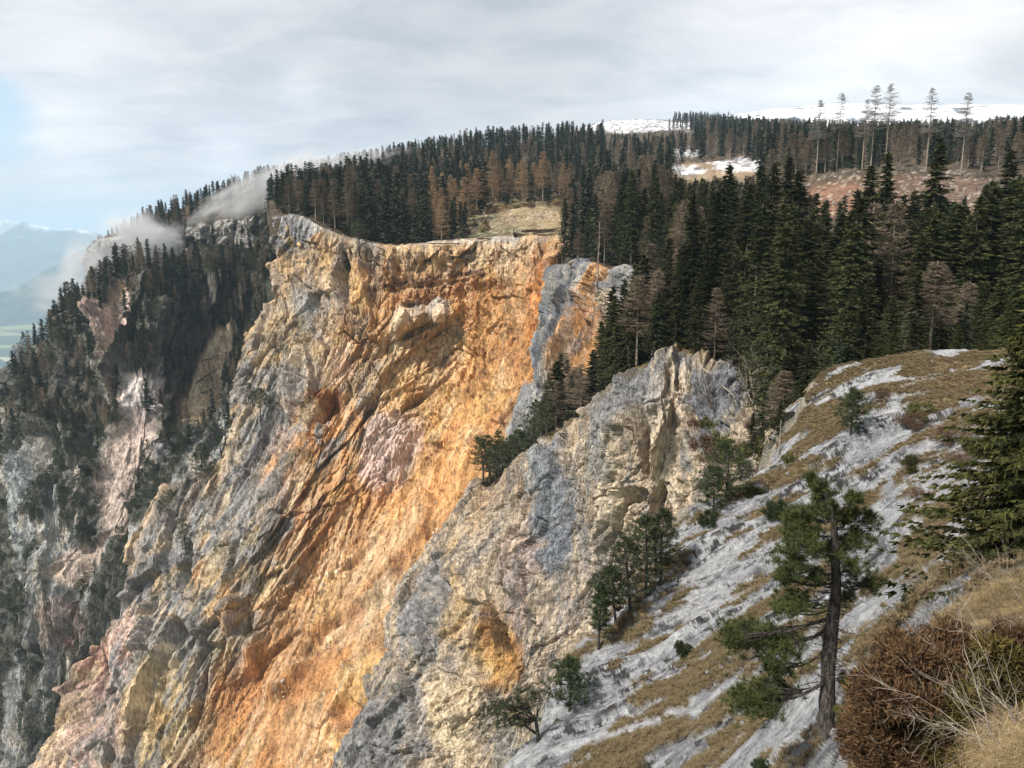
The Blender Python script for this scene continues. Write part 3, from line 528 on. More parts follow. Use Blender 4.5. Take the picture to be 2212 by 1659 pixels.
# ---- plateau with the forest: height field behind the rims
ectl = [(210,522,705),(330,500,665),(420,480,645),(520,472,612),(600,464,560),(600,472,338),(650,470,330),(740,508,320),(860,530,312),(980,520,308),(1100,514,304),(1205,514,300),
 (1222,570,258),(1262,562,247),(1320,584,237),(1350,574,230),(1395,590,224),(1450,590,215),(1480,775,113),(1550,808,108),(1620,890,100),(1700,960,78),(1800,850,75),(1900,800,75),(2000,790,75),(2212,790,70),(2500,790,60),
 (1500,700,140),(1600,740,130),(1700,760,120),(1800,770,115),(1900,760,112),(2000,755,110),(2200,750,105),(2500,740,100),(1500,620,180),(1650,600,170),(1800,600,160),(2000,560,165),(2212,540,165),(2500,540,160),
 (1350,540,260),(1450,520,270),(1600,500,230),(1750,480,210),(1900,470,200),(2100,470,205),(2300,470,205),(1750,385,285),(1850,372,285),(2040,380,285),(2300,380,285),
 (1090,450,400),(1200,440,400),(1000,470,390),(900,455,430),(750,440,450),(620,430,480),(1400,440,380),(1550,420,380),(1500,365,520),(1600,355,520),(1400,370,560),(1250,360,620),
 (900,340,660),(1050,325,700),(1180,315,800),(750,372,650),(600,402,640),(450,442,660),(330,478,700),(230,512,720),(1000,360,620),(1700,330,500),(1900,320,500),(2100,320,480),(2300,320,480),
 (1800,285,900),(2000,282,900),(2212,275,800),(2400,270,800),(1620,290,1000),(1300,288,1300),(1400,268,1700),(1240,285,1500),(1500,276,1500),(1650,277,1700),(1560,262,1900),(1350,261,1950),(1450,262,1950)]
Ec = P(*np.array(ectl, float).T)
extra = []
for u, v, Y, dz in ((-100,520,1200,-400),(100,520,1300,-400),(300,470,1000,-160),(500,420,1000,-140),(700,370,1050,-110),(900,335,1150,-100),(1100,310,1600,-110),(300,470,1500,-300),(600,420,1500,-300),(900,335,1700,-300),(1250,280,2400,-40),(1450,262,2700,-60),(1700,275,2600,-40),(2000,275,2600,-60),(2400,265,2600,-60),(2700,300,600,0),(2700,480,200,0),(2700,750,100,0)):
    p = P(u, v, Y); p[2] += dz; extra.append(p)
Ec = np.concatenate([Ec, np.array(extra)], 0)
def az_lr(x, y): return np.stack([np.arctan2(x, y) * 1.6, np.log(np.hypot(x, y)) * 1.0], -1)
Q = az_lr(Ec[:, 0], Ec[:, 1]); zt = Ec[:, 2] / np.hypot(Ec[:, 0], Ec[:, 1])
def tps(r2): return 0.5 * r2 * np.log(r2 + 1e-12)
D2 = ((Q[:, None] - Q[None]) ** 2).sum(-1); n = len(Q)
K = np.block([[tps(D2) + np.eye(n) * 1e-4, np.c_[np.ones(n), Q]], [np.c_[np.ones(n), Q].T, np.zeros((3, 3))]])
wts = np.linalg.solve(K, np.r_[zt, 0, 0, 0])
def ground_z(x, y):
    x = np.asarray(x, float); y = np.asarray(y, float); q = az_lr(x, y); sh = q.shape[:-1]; q = q.reshape(-1, 2); res = np.empty(len(q))
    for i in range(0, len(q), 20000):
        k = q[i:i + 20000]; res[i:i + 20000] = tps(((k[:, None] - Q[None]) ** 2).sum(-1)) @ wts[:-3] + wts[-3] + k @ wts[-2:]
    r = np.hypot(x, y)
    return res.reshape(sh) * r
RU = np.array([-100,205,206,330,420,520,588,592,650,740,860,980,1100,1205,1212,1215,1320,1390,1440,1462,1480,1550,1620,1700,1800,2212,2700.])
RY = np.array([730,710,708,668,648,615,575,336,329,319,311,307,303,299,285,254,236,225,214,116,113,108,100,74,66,60,55.])
nc, nr = 460, 300
uu = np.concatenate([np.linspace(200, 2700, nc - 1), [591]]); uu = np.sort(uu)
y0 = np.interp(uu, RU, RY) + 0.6; kk = np.linspace(0, 1, nr)[:, None]
# rows at the horizon line direction; geometric spacing outwards
YY = y0[None] * (3000 / y0[None]) ** (kk ** 1.35)
xx = (uu[None] - W0 / 2) / F0 / CP * YY * 0.984
EZ = ground_z(xx, YY)
rough = (fbm(xx / 14, YY / 14, o=4, seed=601) * 2.2 * sst(0, 0.05, kk) + fbm(xx / 3, YY / 3, o=3, seed=602) * 0.5) * np.clip(YY / 250, 0.3, 3)
EZ = EZ + rough + 0.15
eu, ev = proj(np.stack([xx, YY, EZ], -1)); EZ[0] -= 7.0                 # a skirt down behind the rims
w_ = fbm(xx / 30, YY / 30, o=4, seed=603) * 0.9
col = paint(eu, ev, (0.075, 0.055, 0.035), [
 (1110,480,130,42,0,(0.18,0.145,0.075)),(1150,470,70,26,0,(0.32,0.235,0.13),0.8),(1050,500,80,16,0,(0.12,0.11,0.055),0.7),
 (1930,432,210,50,0,(0.12,0.068,0.042)),(1820,440,90,36,0,(0.24,0.13,0.08),0.8),(2050,410,90,26,0,(0.14,0.09,0.065),0.8),
 (1540,372,120,26,0,(0.30,0.22,0.14),0.8),(1480,368,40,10,0,(0.75,0.76,0.78),0.9),(1600,356,60,12,0,(0.75,0.76,0.78),0.9),(1470,330,60,9,0,(0.7,0.71,0.73),0.8),
 (1370,270,90,14,0,(0.82,0.83,0.86)),(1300,276,70,8,0,(0.82,0.83,0.86)),(1480,272,70,8,0,(0.82,0.83,0.86),0.9),(1640,690,26,10,0,(0.6,0.62,0.65),0.9),(2080,740,30,14,0,(0.55,0.56,0.58),0.8),(1720,740,16,6,0,(0.6,0.62,0.65),0.9)], w_, .2)
spk = sst(0.16, 0.26, fbm(xx / 1.3, YY / 1.3, o=3, seed=604)); clr = (1 - sst(0.8, 1.1, np.minimum(blob_w(eu, ev, (1110,480,130,42,0), 0), blob_w(eu, ev, (1950,420,260,62,0), 0))))
g = (spk * clr * 0.8)[..., None]; col = col * (1 - g) + np.array((0.42, 0.36, 0.29)) * g
sn = (col.mean(-1) > 0.4) & (YY > 450); g = (sn * sst(-0.06, 0.10, fbm(xx / 7, YY / 7, o=5, seed=605, gain=.65)) * 0.8)[..., None]; col = col * (1 - g) + np.array((0.12, 0.1, 0.08)) * g
col *= (1 + 0.9 * fbm(xx / 1.5, YY / 1.5, o=4, seed=606, gain=.7) + 0.5 * fbm(xx / 12, YY / 12, o=3, seed=607))[..., None]
me = mesh_np('plateau', np.stack([xx, YY, EZ], -1).reshape(-1, 3), grid_faces(nr, nc, True), np.clip(col, .015, .85))
tag(link('forest_plateau', me, M['floor']), kind='structure')
print('plateau flat', me.polygons[5000].normal)

# ---- grassy slab slope in the foreground
f_rows = [
 [(1785,845,60),(1830,812,60),(1900,798,59),(1980,785,58),(2080,785,56),(2180,783,54),(2330,790,50)],
 [(1735,925,56),(1800,900,54),(1880,880,52),(1970,880,50),(2070,880,47),(2170,880,44),(2330,900,40)],
 [(1655,1030,51),(1740,1010,48),(1830,1000,45),(1930,1000,42),(2040,1000,38),(2150,1000,34),(2330,1020,28)],
 [(1500,1130,47),(1620,1130,43),(1740,1130,40),(1850,1130,37),(1970,1130,32),(2090,1140,27),(2330,1160,20)],
 [(1395,1265,43),(1520,1270,39),(1640,1270,36),(1760,1280,32),(1880,1290,27),(2010,1300,21),(2330,1340,12)],
 [(1285,1400,39),(1420,1400,36),(1550,1410,32),(1680,1430,27.5),(1810,1440,22.5),(1950,1450,16.5),(2330,1480,8.5)],
 [(1225,1530,35),(1350,1540,32),(1480,1550,28.5),(1620,1560,24),(1760,1570,19),(1920,1580,13.5),(2330,1590,6)],
 [(1130,1690,31),(1270,1690,28),(1410,1690,25),(1550,1690,21.5),(1700,1690,17),(1880,1690,12),(2330,1700,4.8)],
 [(1060,1850,28),(1210,1850,25),(1360,1850,22),(1500,1850,19),(1660,1850,15),(1850,1850,10),(2330,1880,3.9)],
]
A = np.array(f_rows, float); A = P(A[..., 0], A[..., 1], A[..., 2])
l1 = A[:, :1].copy(); l1[..., 0] += 0.2; l1[..., 1] += 1.4; l1[..., 2] -= 1.8; l2 = A[:, :1].copy(); l2[..., 1] += 5; l2[..., 0] += 1; l2[..., 2] -= 14
A = np.concatenate([l2, l1, A], 1)
rr_ = A[:, -1:] + (A[:, -1:] - A[:, -2:-1]) * np.linspace(1, .45, len(A))[:, None, None]; rr_[:, 0, 0] += np.linspace(8, .8, len(A)); rr_[..., 2] = np.minimum(rr_[..., 2], A[:, -1:, 2] + np.linspace(.8, -.5, len(A))[:, None]); r2_ = rr_.copy(); r2_[..., 0] += 16; r2_[..., 1] -= 2; r2_[..., 2] += 1.2; A = np.concatenate([A, rr_, r2_], 1)
k1 = A[:1].copy(); k1[..., 1] += 2.5; k1[..., 2] -= 1.2; k2 = A[:1].copy(); k2[..., 1] += 12; k2[..., 2] -= 7
A = np.concatenate([k2, k1, A], 0)
FS = 0.12
pf = Patch(A, 560, 540, True); X = pf.X
# bedding runs down the dip: coordinates along and across the steepest descent of the slab
dip = np.array((-0.86, 0.10)); dip /= np.linalg.norm(dip)
al = X[..., 0] * dip[0] + X[..., 1] * dip[1]; ac = -X[..., 0] * dip[1] + X[..., 1] * dip[0]
al3 = al * 1.3
wv = fbm(al / 6, ac / 4, o=3, seed=701) * 1.2
st1 = fbm((al3 + wv) / 9, (ac + wv) / 1.8, o=4, seed=702)
base_g = fbm(al3 / 5.5, (ac + wv) / 1.25, o=4, seed=703, gain=.6)
u_, v_ = pf.u, pf.v
wq = fbm(al3 / 3, ac / 1.5, o=3, seed=704) * 0.6
bias = 0.17 * sst(1000, 830, v_) + 0.10 * sst(1850, 2050, u_) - 0.10 * sst(1400, 1250, u_) * 1 + 0.0
for b, a_ in (((1330,1330,80,55,-48),-.16),((1560,1180,110,26,-45),-.2),((1640,1230,70,26,-38),-.22),((1900,960,90,30,-48),-.2),((1930,1040,70,26,-55),-.16),((1300,1480,100,40,-42),-.14),((1900,1630,90,70,-40),-.25),((2100,880,30,60,20),-.16),((1420,1470,120,20,-38),-.1),
              ((1400,1400,42,22,-20),.25),((1600,1080,36,80,30),.25),((1500,1340,60,60,0),.12),((1590,1480,70,40,-30),.14),((1470,1560,60,30,-30),.16),((1700,1300,60,50,0),.16),((1440,1600,60,40,-30),.14),((1760,960,70,60,-30),.2),((2000,1180,50,80,0),.16),((2150,1600,110,90,0),.35),((2150,1390,110,110,0),.3),((1240,1560,60,22,-45),.14),((1620,1390,90,24,-30),.12)):
    bias = bias + a_ * (1 - sst(0.6, 1.1, blob_w(u_, v_, b, wq)))
gm = sst(-0.02, 0.035, base_g * 1.3 + bias + 0.4 * sst(7.6, 8.1, pf.c) - 0.15 - 0.05 * sst(1200, 1400, pf.v) + 0.35 * fbm(al / .9, ac / .5, o=4, seed=731, gain=.6) * .35)                     # 1 where turf covers the slab
edge = np.minimum(sst(0, 4, pf.s - 13), 1)
step = np.floor((ac + wv * 0.5 + al3 * 0.02) / 0.9 + 0.5 * fbm(al / 5, ac / 5, o=2, seed=705) ); stepn = (hsh(step.astype(np.int64), (np.floor(al3 / 7 + step * 0.37)).astype(np.int64), step.astype(np.int64) * 0 + 3, 9) & np.uint32(255)) / 255.0
_q = (ac + wv * 0.5 + al3 * 0.02) / 1.1 + 0.5 * fbm(al / 7, ac / 6, o=2, seed=705); _k = np.floor(_q); _f = _q - _k
_h = lambda k: (hsh(k.astype(np.int64), k.astype(np.int64) * 0 + 2, k.astype(np.int64) * 0 + 3, 9) & np.uint32(255)) / 255.0
stp = _h(_k) * (1 - sst(0.62, 1.0, _f)) + _h(_k + 1) * sst(0.62, 1.0, _f)
sml, sj, si_ = facets(al3 + wv, ac + wv * .4, 2.4, 0.8, 706, 1.3)
d = fbm(al / 9, ac / 5, o=4, seed=707) * 1.3 + ridged(al3 / 14, ac / 2.2, o=4, seed=730) * 0.5 + (1 - gm) * (0.55 * stp + sml * 0.05 + 0.06 * fbm(al3 / 1.2, ac / .2, o=3, seed=708)) + gm * (0.20 + 0.35 * stp + 0.14 * np.abs(fbm(al / .7, ac / .6, o=3, seed=709)) * 2 + fbm(al / .35, ac / .3, o=3, seed=710) * 0.16)
pf.disp(d)
slab = np.array((0.37, 0.373, 0.38)) * (1 + 0.35 * fbm(al3 / 3.2, ac / .22, o=4, seed=711) + 0.12 * (si_ - .5))[..., None]
st = (sst(0.0, 0.18, fbm(al3 / 5, (ac + wv * .2) / 0.7, o=5, seed=712, gain=.6)) * 0.65)[..., None]; slab = slab * (1 - st) + np.array((0.19, 0.19, 0.20)) * st
lich = fbm(al / .45, ac / .3, o=4, seed=713, gain=.7); lm = sst(-0.12, 0.16, fbm(al3 / 4, ac / 1.3, o=3, seed=714)); g = (sst(-0.01, 0.07, lich) * lm)[..., None]; slab = slab * (1 - g) + np.array((0.045, 0.045, 0.045)) * g
turf = np.array((0.18, 0.135, 0.07)) * (1 + 0.5 * fbm(al / .5, ac / .4, o=4, seed=715, gain=.7) + 0.5 * fbm(al / 3, ac / 2, o=3, seed=716))[..., None]
g = sst(0.1, 0.3, fbm(al / 2.5, ac / 1.5, o=4, seed=717))[..., None] * 0.6; turf = turf * (1 - g) + np.array((0.13, 0.08, 0.05)) * g
col = slab * (1 - gm[..., None]) + turf * gm[..., None]
cliffside = (1 - sst(1.75, 1.95, pf.c + 0.12 * wv))[..., None]; col = col * (1 - cliffside) + np.array((0.3, 0.27, 0.22)) * cliffside
pf.build('grassy_slab_slope', np.clip(col, .02, .8), M['slab'])

# ---- valley floor and far mountains
vx, vy = np.meshgrid(np.linspace(-42000, 42000, 240), np.linspace(-20000, 42000, 200))
vc = paint(*proj(np.stack([vx, np.maximum(vy, 10), vx * 0 - 1000], -1)), (0.10, 0.12, 0.07), [], 0)
f1 = fbm(vx / 1500, vy / 900, o=5, seed=801)
M['valley'] = rock_mat('valley_meadows', 0.003, 1.0, 0.0)
mm = M['valley'].node_tree; b = mm.nodes['Principled BSDF']; tcn = nd(mm, 'ShaderNodeTexCoord'); vo = nd(mm, 'ShaderNodeTexVoronoi'); vo.inputs['Scale'].default_value = 0.0011
mp = nd(mm, 'ShaderNodeMapping'); mp.inputs['Scale'].default_value = (0.6, 1.6, 1); mp.inputs['Rotation'].default_value = (0, 0, 0.4); mm.links.new(tcn.outputs['Object'], mp.inputs[0]); mm.links.new(mp.outputs[0], vo.inputs[0])
sp = nd(mm, 'ShaderNodeSeparateColor'); mm.links.new(vo.outputs['Color'], sp.inputs[0])
r = ramp(mm, [(0.0, (0.035, 0.05, 0.035)), (0.45, (0.04, 0.055, 0.035)), (0.5, (0.17, 0.19, 0.08)), (0.75, (0.24, 0.27, 0.12)), (0.9, (0.33, 0.30, 0.20))], 'CONSTANT'); mm.links.new(sp.outputs[0], r.inputs[0])
mm.links.new(r.outputs[0], b.inputs['Base Color'])
me = mesh_np('valley', np.stack([vx, vy, vx * 0 - 1000.0 + fbm(vx / 3000, vy / 3000, o=3, seed=802) * 30], -1).reshape(-1, 3), grid_faces(200, 240, True), np.stack([f1 * 0 + .1] * 3, -1))
tag(link('valley_floor', me, M['valley']), kind='structure')
def range_(name, pts, depth, seed, amp, snow, c0, n=(90, 260)):
    """a mountain range: crest line through (u, v, Y) points, falling to the valley in front and behind"""
    cr = P(*np.array(pts, float).T); cr = catmull(cr, n[1], 0); k = np.linspace(-1, 1, n[0])[:, None]
    prof = 1 - np.abs(k) ** 0.85; hz = cr[None, :, 2] + 1050
    xx = cr[None, :, 0] + k * 0; yy = cr[None, :, 1] + k * depth
    r_ = ridged(xx / depth * 3.2, yy / depth * 3.2, o=6, seed=seed); z = -1050 + hz * prof * (1 + amp * (r_ - 0.5) * (0.25 + np.abs(k)) ) + (r_ - 0.5) * 60
    zz = z + fbm(xx / 900, yy / 900, o=4, seed=seed + 5) * 260 * 0.5
    sm = sst(snow - 150, snow + 250, zz + fbm(xx / 500, yy / 500, o=4, seed=seed + 9) * 700)[..., None]
    col = np.array(c0) * (1 - sm) + np.array((0.8, 0.82, 0.86)) * sm
    me = mesh_np(name, np.stack([xx, yy, zz], -1).reshape(-1, 3), grid_faces(n[0], n[1], True), col)
    return tag(link(name, me, M['far']), kind='structure')
M['far'] = rock_mat('far_mountain', 0.004, 10.0, 0.0)
range_('far_mountains', [(-900,470,19000),(-500,462,19000),(-250,480,19000),(-100,462,19000),(0,468,19000),(60,478,19000),(120,488,19000),(190,497,19000),(260,510,19000),(420,500,19500),(700,505,20000),(1100,500,20000),(1600,490,20000),(2300,480,20000)], 5200, 811, 0.5, 250, (0.05, 0.06, 0.05))
range_('middle_mountains', [(-900,740,9500),(-500,700,9600),(-200,672,9800),(0,632,10500),(100,585,11000),(220,525,11500),(350,490,12000),(600,480,12500),(1000,500,13000)], 2600, 821, 0.35, 900, (0.04, 0.055, 0.04))
# snow dome far right and its hills
sn_pts = [(1400,275,4300),(1550,262,4300),(1650,246,4400),(1760,238,4500),(1900,240,4500),(2050,243,4500),(2200,246,4500),(2400,240,4500),(2700,250,4500)]
cr = catmull(P(*np.array(sn_pts, float).T), 300, 0); k = np.linspace(-1, 1, 80)[:, None]
yy = cr[None, :, 1] + k * 1400; xx = cr[None, :, 0] + k * 0
zz = cr[None, :, 2] * (1 - 0.5 * k ** 2) + fbm(xx / 300, yy / 300, o=5, seed=831) * 30 * (0.3 + np.abs(k))
w_ = fbm(xx / 120, yy / 120, o=5, seed=832)
su, sv_ = proj(np.stack([xx, yy, zz], -1))
g = np.clip(sst(0.12, 0.2, w_ + 0.22 * (1 - sst(.6, 1, blob_w(su, sv_, (1860,262,60,12,0), 0))) + 0.3 * (1 - sst(.6, 1, blob_w(su, sv_, (2090,262,36,10,0), 0))) - 0.05), 0, 1)[..., None]
col = np.array((0.85, 0.86, 0.88)) * (1 - g) + np.array((0.10, 0.11, 0.12)) * g
tag(link('snowy_mountain', mesh_np('snowy', np.stack([xx, yy, zz], -1).reshape(-1, 3), grid_faces(80, 300, True), col), M['far']), kind='structure')

# ---------------------------------------------------------------- vegetation builders
class Soup:
    """collects triangles and tubes for one mesh"""
    def __init__(s): s.v = []; s.f = []; s.n = 0; s.m = []
    def tris(s, T, mi=0):                                     # T: (n,3,3)
        T = np.asarray(T); n = len(T); s.v.append(T.reshape(-1, 3)); s.f.append(np.arange(n * 3).reshape(-1, 3) + s.n); s.n += n * 3; s.m.append(np.full(n, mi))
    def tube(s, pts, rad, k=5, mi=0):
        pts = np.asarray(pts, float); rad = np.asarray(rad, float); m = len(pts)
        d = np.gradient(pts, axis=0); d /= np.linalg.norm(d, axis=1, keepdims=True) + 1e-9
        ref = np.where(np.abs(d[:, 2:3]) > 0.8, np.array([[1., 0, 0]]), np.array([[0, 0, 1.]])); a = np.cross(d, ref); a /= np.linalg.norm(a, axis=1, keepdims=True) + 1e-9; b = np.cross(d, a)
        th = np.linspace(0, 2 * np.pi, k, endpoint=False)
        V = pts[:, None] + rad[:, None, None] * (np.cos(th)[None, :, None] * a[:, None] + np.sin(th)[None, :, None] * b[:, None])
        i = np.arange(m * k).reshape(m, k); j = np.roll(i, -1, 1)
        A_, B_, C_, D_ = i[:-1].ravel(), j[:-1].ravel(), j[1:].ravel(), i[1:].ravel()
        f = np.concatenate([np.stack([A_, B_, C_], 1), np.stack([A_, C_, D_], 1), np.stack([i[0, 0] + 0 * i[0, 1:-1], i[0, 2:], i[0, 1:-1]], 1), np.stack([i[-1, 0] + 0 * i[-1, 1:-1], i[-1, 1:-1], i[-1, 2:]], 1)])
        s.v.append(V.reshape(-1, 3)); s.f.append(f + s.n); s.n += m * k; s.m.append(np.full(len(f), mi))
    def mesh(s, name, mats, smooth=False):
        me = mesh_np(name, np.concatenate(s.v), np.concatenate(s.f), mi=np.concatenate(s.m), smooth=smooth)
        for m in mats: me.materials.append(m)
        return me
def unit(v): return v / (np.linalg.norm(v, axis=-1, keepdims=True) + 1e-9)
def leaves(base, dirn, length, width, rng, up=None):
    """thin triangles starting at base, pointing along dirn"""
    n = len(base); r = unit(rng.normal(size=(n, 3))); side = unit(np.cross(dirn, r)); L = np.asarray(length).reshape(-1, 1); Wd = np.asarray(width).reshape(-1, 1)
    return np.stack([base + side * Wd * .5, base - side * Wd * .5, base + dirn * L], 1)
def spruce_crown(S, H, R, step, nb, nodes, lf, lsize, rng, base=0.12, gap=0.0, lean=0):
    z = H * base
    B, Dd, LL, WW = [], [], [], []
    while z < H * 0.985:
        q = (z / H - base) / (1 - base)
        env = R * (1 - q) ** 0.72 * (0.55 + 0.45 * min(1, q * 6 + 0.35))
        for k in range(nb):
            if rng.random() < gap: continue
            a = rng.random() * 6.283; r = max(0.25, env * rng.uniform(0.5, 1.2)); zb = z + rng.uniform(-.5, .5) * step
            t = np.clip(np.linspace(0.15, 1, nodes) + rng.normal(size=nodes) * .35 / nodes, .05, 1.05); rr = r * t; a_ = a + rng.normal() * .25 * t
            droop = r * rng.uniform(.45, 1.5) * (0.42 * t - 0.20 * t * t) * (1 if q < .75 else (0.2 - 0.8 * (q - .75) / .25)) 
            pos = np.stack([rr * np.cos(a_), rr * np.sin(a_), zb - droop], 1)
            for j in range(lf):
                sg = (-1) ** j; ang = a + sg * rng.uniform(0.35, 1.15, nodes)
                dz = -rng.uniform(0.15, 1.0, nodes) if j > 1 else rng.uniform(-.5, .15, nodes)
                dv = unit(np.stack([np.cos(ang), np.sin(ang), dz], 1)); L = lsize * (1.15 - 0.6 * t) * rng.uniform(.7, 1.3, nodes) * (0.5 + 0.5 * min(1, r / 1.5))
                B.append(pos - dv * L[:, None] * 0.12); Dd.append(dv); LL.append(L); WW.append(L * rng.uniform(.34, .6, nodes))
            e = unit(np.array([[math.cos(a), math.sin(a), -0.1]])); B.append(pos[-1:]); Dd.append(e); LL.append([lsize * .8]); WW.append([lsize * .3])
        z += step * (1.15 - 0.5 * q)
    S.tris(leaves(np.concatenate(B), np.concatenate(Dd), np.concatenate(LL), np.concatenate(WW), rng), 0)
    S.tris(leaves(np.array([[0, 0, H * .95]] * 4), unit(np.array([[0.1, 0, 1], [0, .1, 1], [-.1, 0, 1.], [0, -.1, 1]])), [H * .05] * 4, [.25] * 4, rng), 0)
def trunk_mesh(name, H, r, mat, rng, k=7, bend=0.0, n=9):
    S = Soup(); z = np.linspace(-0.8, H, n); b = np.cumsum(rng.normal(size=(n, 2)) * bend, 0); b -= b[1]
    S.tube(np.c_[b * (z > 0)[:, None], z], r * (1 - 0.93 * np.clip(z / H, 0, 1) ** 0.9) + 0.01, k); return S.mesh(name, [mat], True), b, z
def larch_crown(S, H, R, n, tw, thick, rng, base=0.4, mi=0, twl=0.9, pw=0.8):
    for i in range(n):
        q = rng.random() ** pw; z = H * (base + (1 - base) * q * 0.98); a = rng.random() * 6.283
        r = R * (1 - q) ** 0.75 * rng.uniform(.55, 1.1) * (0.6 + 0.4 * min(1, q * 5)) + 0.25; m = 5; t = np.linspace(0, 1, m)
        pts = np.stack([r * t * math.cos(a), r * t * math.sin(a), z + r * (-0.28 * t + 0.34 * t * t) + r * .15 * q * t], 1)
        S.tube(pts, thick * (1 - .8 * t) + .004, 3, mi)
        tt = rng.uniform(.12, 1, tw); bp = np.stack([np.interp(tt, t, pts[:, j]) for j in range(3)], 1)
        ang = a + rng.choice([-1, 1], tw) * rng.uniform(.3, 1.3, tw); dv = unit(np.stack([np.cos(ang), np.sin(ang), rng.uniform(-.7, .35, tw)], 1))
        S.tris(leaves(bp, dv, twl * rng.uniform(.4, 1.2, tw) * (1.1 - .5 * tt), np.full(tw, thick * 1.3), rng), mi)
def puffs(S, centres, size, n, width, rng, mi=0, up=0.5):
    """brushes of needles"""
    c = np.repeat(np.asarray(centres), n, 0); dv = rng.normal(size=(len(c), 3)); dv[:, 2] += up; dv = unit(dv)
    sz = np.repeat(np.broadcast_to(size, (len(centres),)), n)
    S.tris(leaves(c + dv * sz[:, None] * .1, dv, sz * rng.uniform(.7, 1.15, len(c)), np.full(len(c), width), rng), mi)
def pine_tree(H, R, nb, seed, base=0.3, lean=(0, 0), pn=16, psz=0.3, per=9, lwid=0.05, flat=0.5, r0=None):
    """returns (trunk mesh, crown mesh with limbs)"""
    rng = np.random.default_rng(seed); r0 = r0 or H * 0.022; n = 10; z = np.linspace(-.6, H, n); q = np.clip(z / H, 0, 1)
    bx = lean[0] * H * q ** 1.3 + np.sin(q * 5 + seed) * H * .012; by = lean[1] * H * q ** 1.3
    T = Soup(); T.tube(np.c_[bx, by, z], r0 * (1 - .85 * q) + .01, 7); S = Soup(); cs = []
    for i in range(nb):
        qq = base + (1 - base) * ((i + rng.random()) / nb) ** 0.9; zz = qq * H; a = i * 2.4 + rng.uniform(-.5, .5)
        env = R * (0.45 + 0.85 * math.sin(math.pi * min(1, (qq - base) / (1 - base) * 0.72 + 0.22))) * (1 - .55 * max(0, (qq - .75) / .25)); r = env * rng.uniform(.55, 1.15)
        t = np.linspace(0, 1, 6); o = np.array([np.interp(zz, z, bx), np.interp(zz, z, by), zz])
        pts = o + np.stack([r * t * math.cos(a), r * t * math.sin(a), r * (0.05 * t + .22 * t * t) + rng.normal() * .05 * t], 1)
        S.tube(pts, r0 * .30 * (1 - qq * .5) * (1 - .8 * t) + .006, 4, 1)
        m = per; tt = rng.uniform(.4, 1.0, m); bp = np.stack([np.interp(tt, t, pts[:, j]) for j in range(3)], 1)
        off = rng.normal(size=(m, 3)) * np.array([.24, .24, .24 * flat]) * r * .75; off[:, 2] = np.abs(off[:, 2]) * .8; c = bp + off
        for p_, q_ in zip(bp, c): S.tube(np.array([p_, (p_ + q_) / 2 + (0, 0, -.02), q_]), [.014, .01, .006], 3, 1)
        cs.append(c)
    top = np.array([bx[-1], by[-1], H]); cs.append(top + rng.normal(size=(5, 3)) * np.array([.15, .15, .25]) * R * .5)
    puffs(S, np.concatenate(cs), psz, pn, lwid, rng)
    return T.mesh('pine_trunk', [M['bark_pine']], True), S
def bush(R, H, n, leaf, width, seed, mats, twigs=30, rag=0.25, clumps=26):
    rng = np.random.default_rng(seed); S = Soup(); a = rng.random(clumps) * 6.283; rr = np.sqrt(rng.random(clumps)) * R * rng.uniform(.6, 1.0, clumps)
    cc = np.stack([rr * np.cos(a), rr * np.sin(a), rng.uniform(.15, 1.0, clumps) * H * np.sqrt(np.clip(1.1 - (rr / R) ** 2, .12, 1))], 1); cr = rng.uniform(.07, .26, clumps) * min(R, H * 1.3)
    k = rng.choice(clumps, n, p=cr ** 2 / (cr ** 2).sum()); dv = unit(rng.normal(size=(n, 3))); pos = cc[k] + dv * (cr[k] * rng.uniform(.1, 1.25, n) ** .8)[:, None] * np.array([1, 1, 1.15])
    out_ = unit(cc[k] * np.array([1, 1, .9]) + 1e-6); ld = unit(dv * .5 + out_ * .7 + rng.normal(size=(n, 3)) * .55); pos[:, 2] = np.maximum(pos[:, 2], 0.0)
    S.tris(leaves(pos, ld, leaf * rng.uniform(.5, 1.3, n), np.full(n, width), rng), 0)
    for i in range(twigs):
        c = cc[rng.integers(0, clumps)]; e = c * rng.uniform(.9, 1.28) + rng.normal(size=3) * R * .1; m = e * .5 + rng.normal(size=3) * R * .07
        S.tube(np.array([[0, 0, -.1], m, e]) * 1.0, [.016 * R, .009 * R, .003], 3, 1)
        for j in range(2): q_ = m + (e - m) * rng.uniform(.2, .9); S.tube([q_, q_ + unit(e - m + rng.normal(size=3) * R * .35) * R * rng.uniform(.1, .3)], [.005 * R, .002], 3, 1)
    return S.mesh('bush', mats)

def empty(name, loc, rz=0.0, sc=1.0):
    o = bpy.data.objects.new(name, None); C.objects.link(o); o.empty_display_size = 0.5
    o.location = loc; o.rotation_euler = (0, 0, rz); o.scale = (sc,) * 3; return o
def two_part(name, trunk, crown, crown_name='crown'):
    def make(loc, rz=0, sc=1, tilt=(0, 0), zs=1.0):
        r = empty(name, loc, rz, sc); r.rotation_euler = (tilt[0], tilt[1], rz); r.scale = (sc, sc, sc * zs)
        for nm, me in (('trunk', trunk), (crown_name, crown)):
            o = bpy.data.objects.new(nm, me); C.objects.link(o); o.parent = r
        return r
    return make
def one_part(name, me):
    def make(loc, rz=0, sc=1, tilt=(0, 0), zs=1.0):
        o = bpy.data.objects.new(name, me); C.objects.link(o); o.location = loc; o.rotation_euler = (tilt[0], tilt[1], rz); o.scale = (sc, sc, sc * zs); return o
    return make
R_ = np.random.default_rng(5)
NEAR, MID, FAR = [], [], []
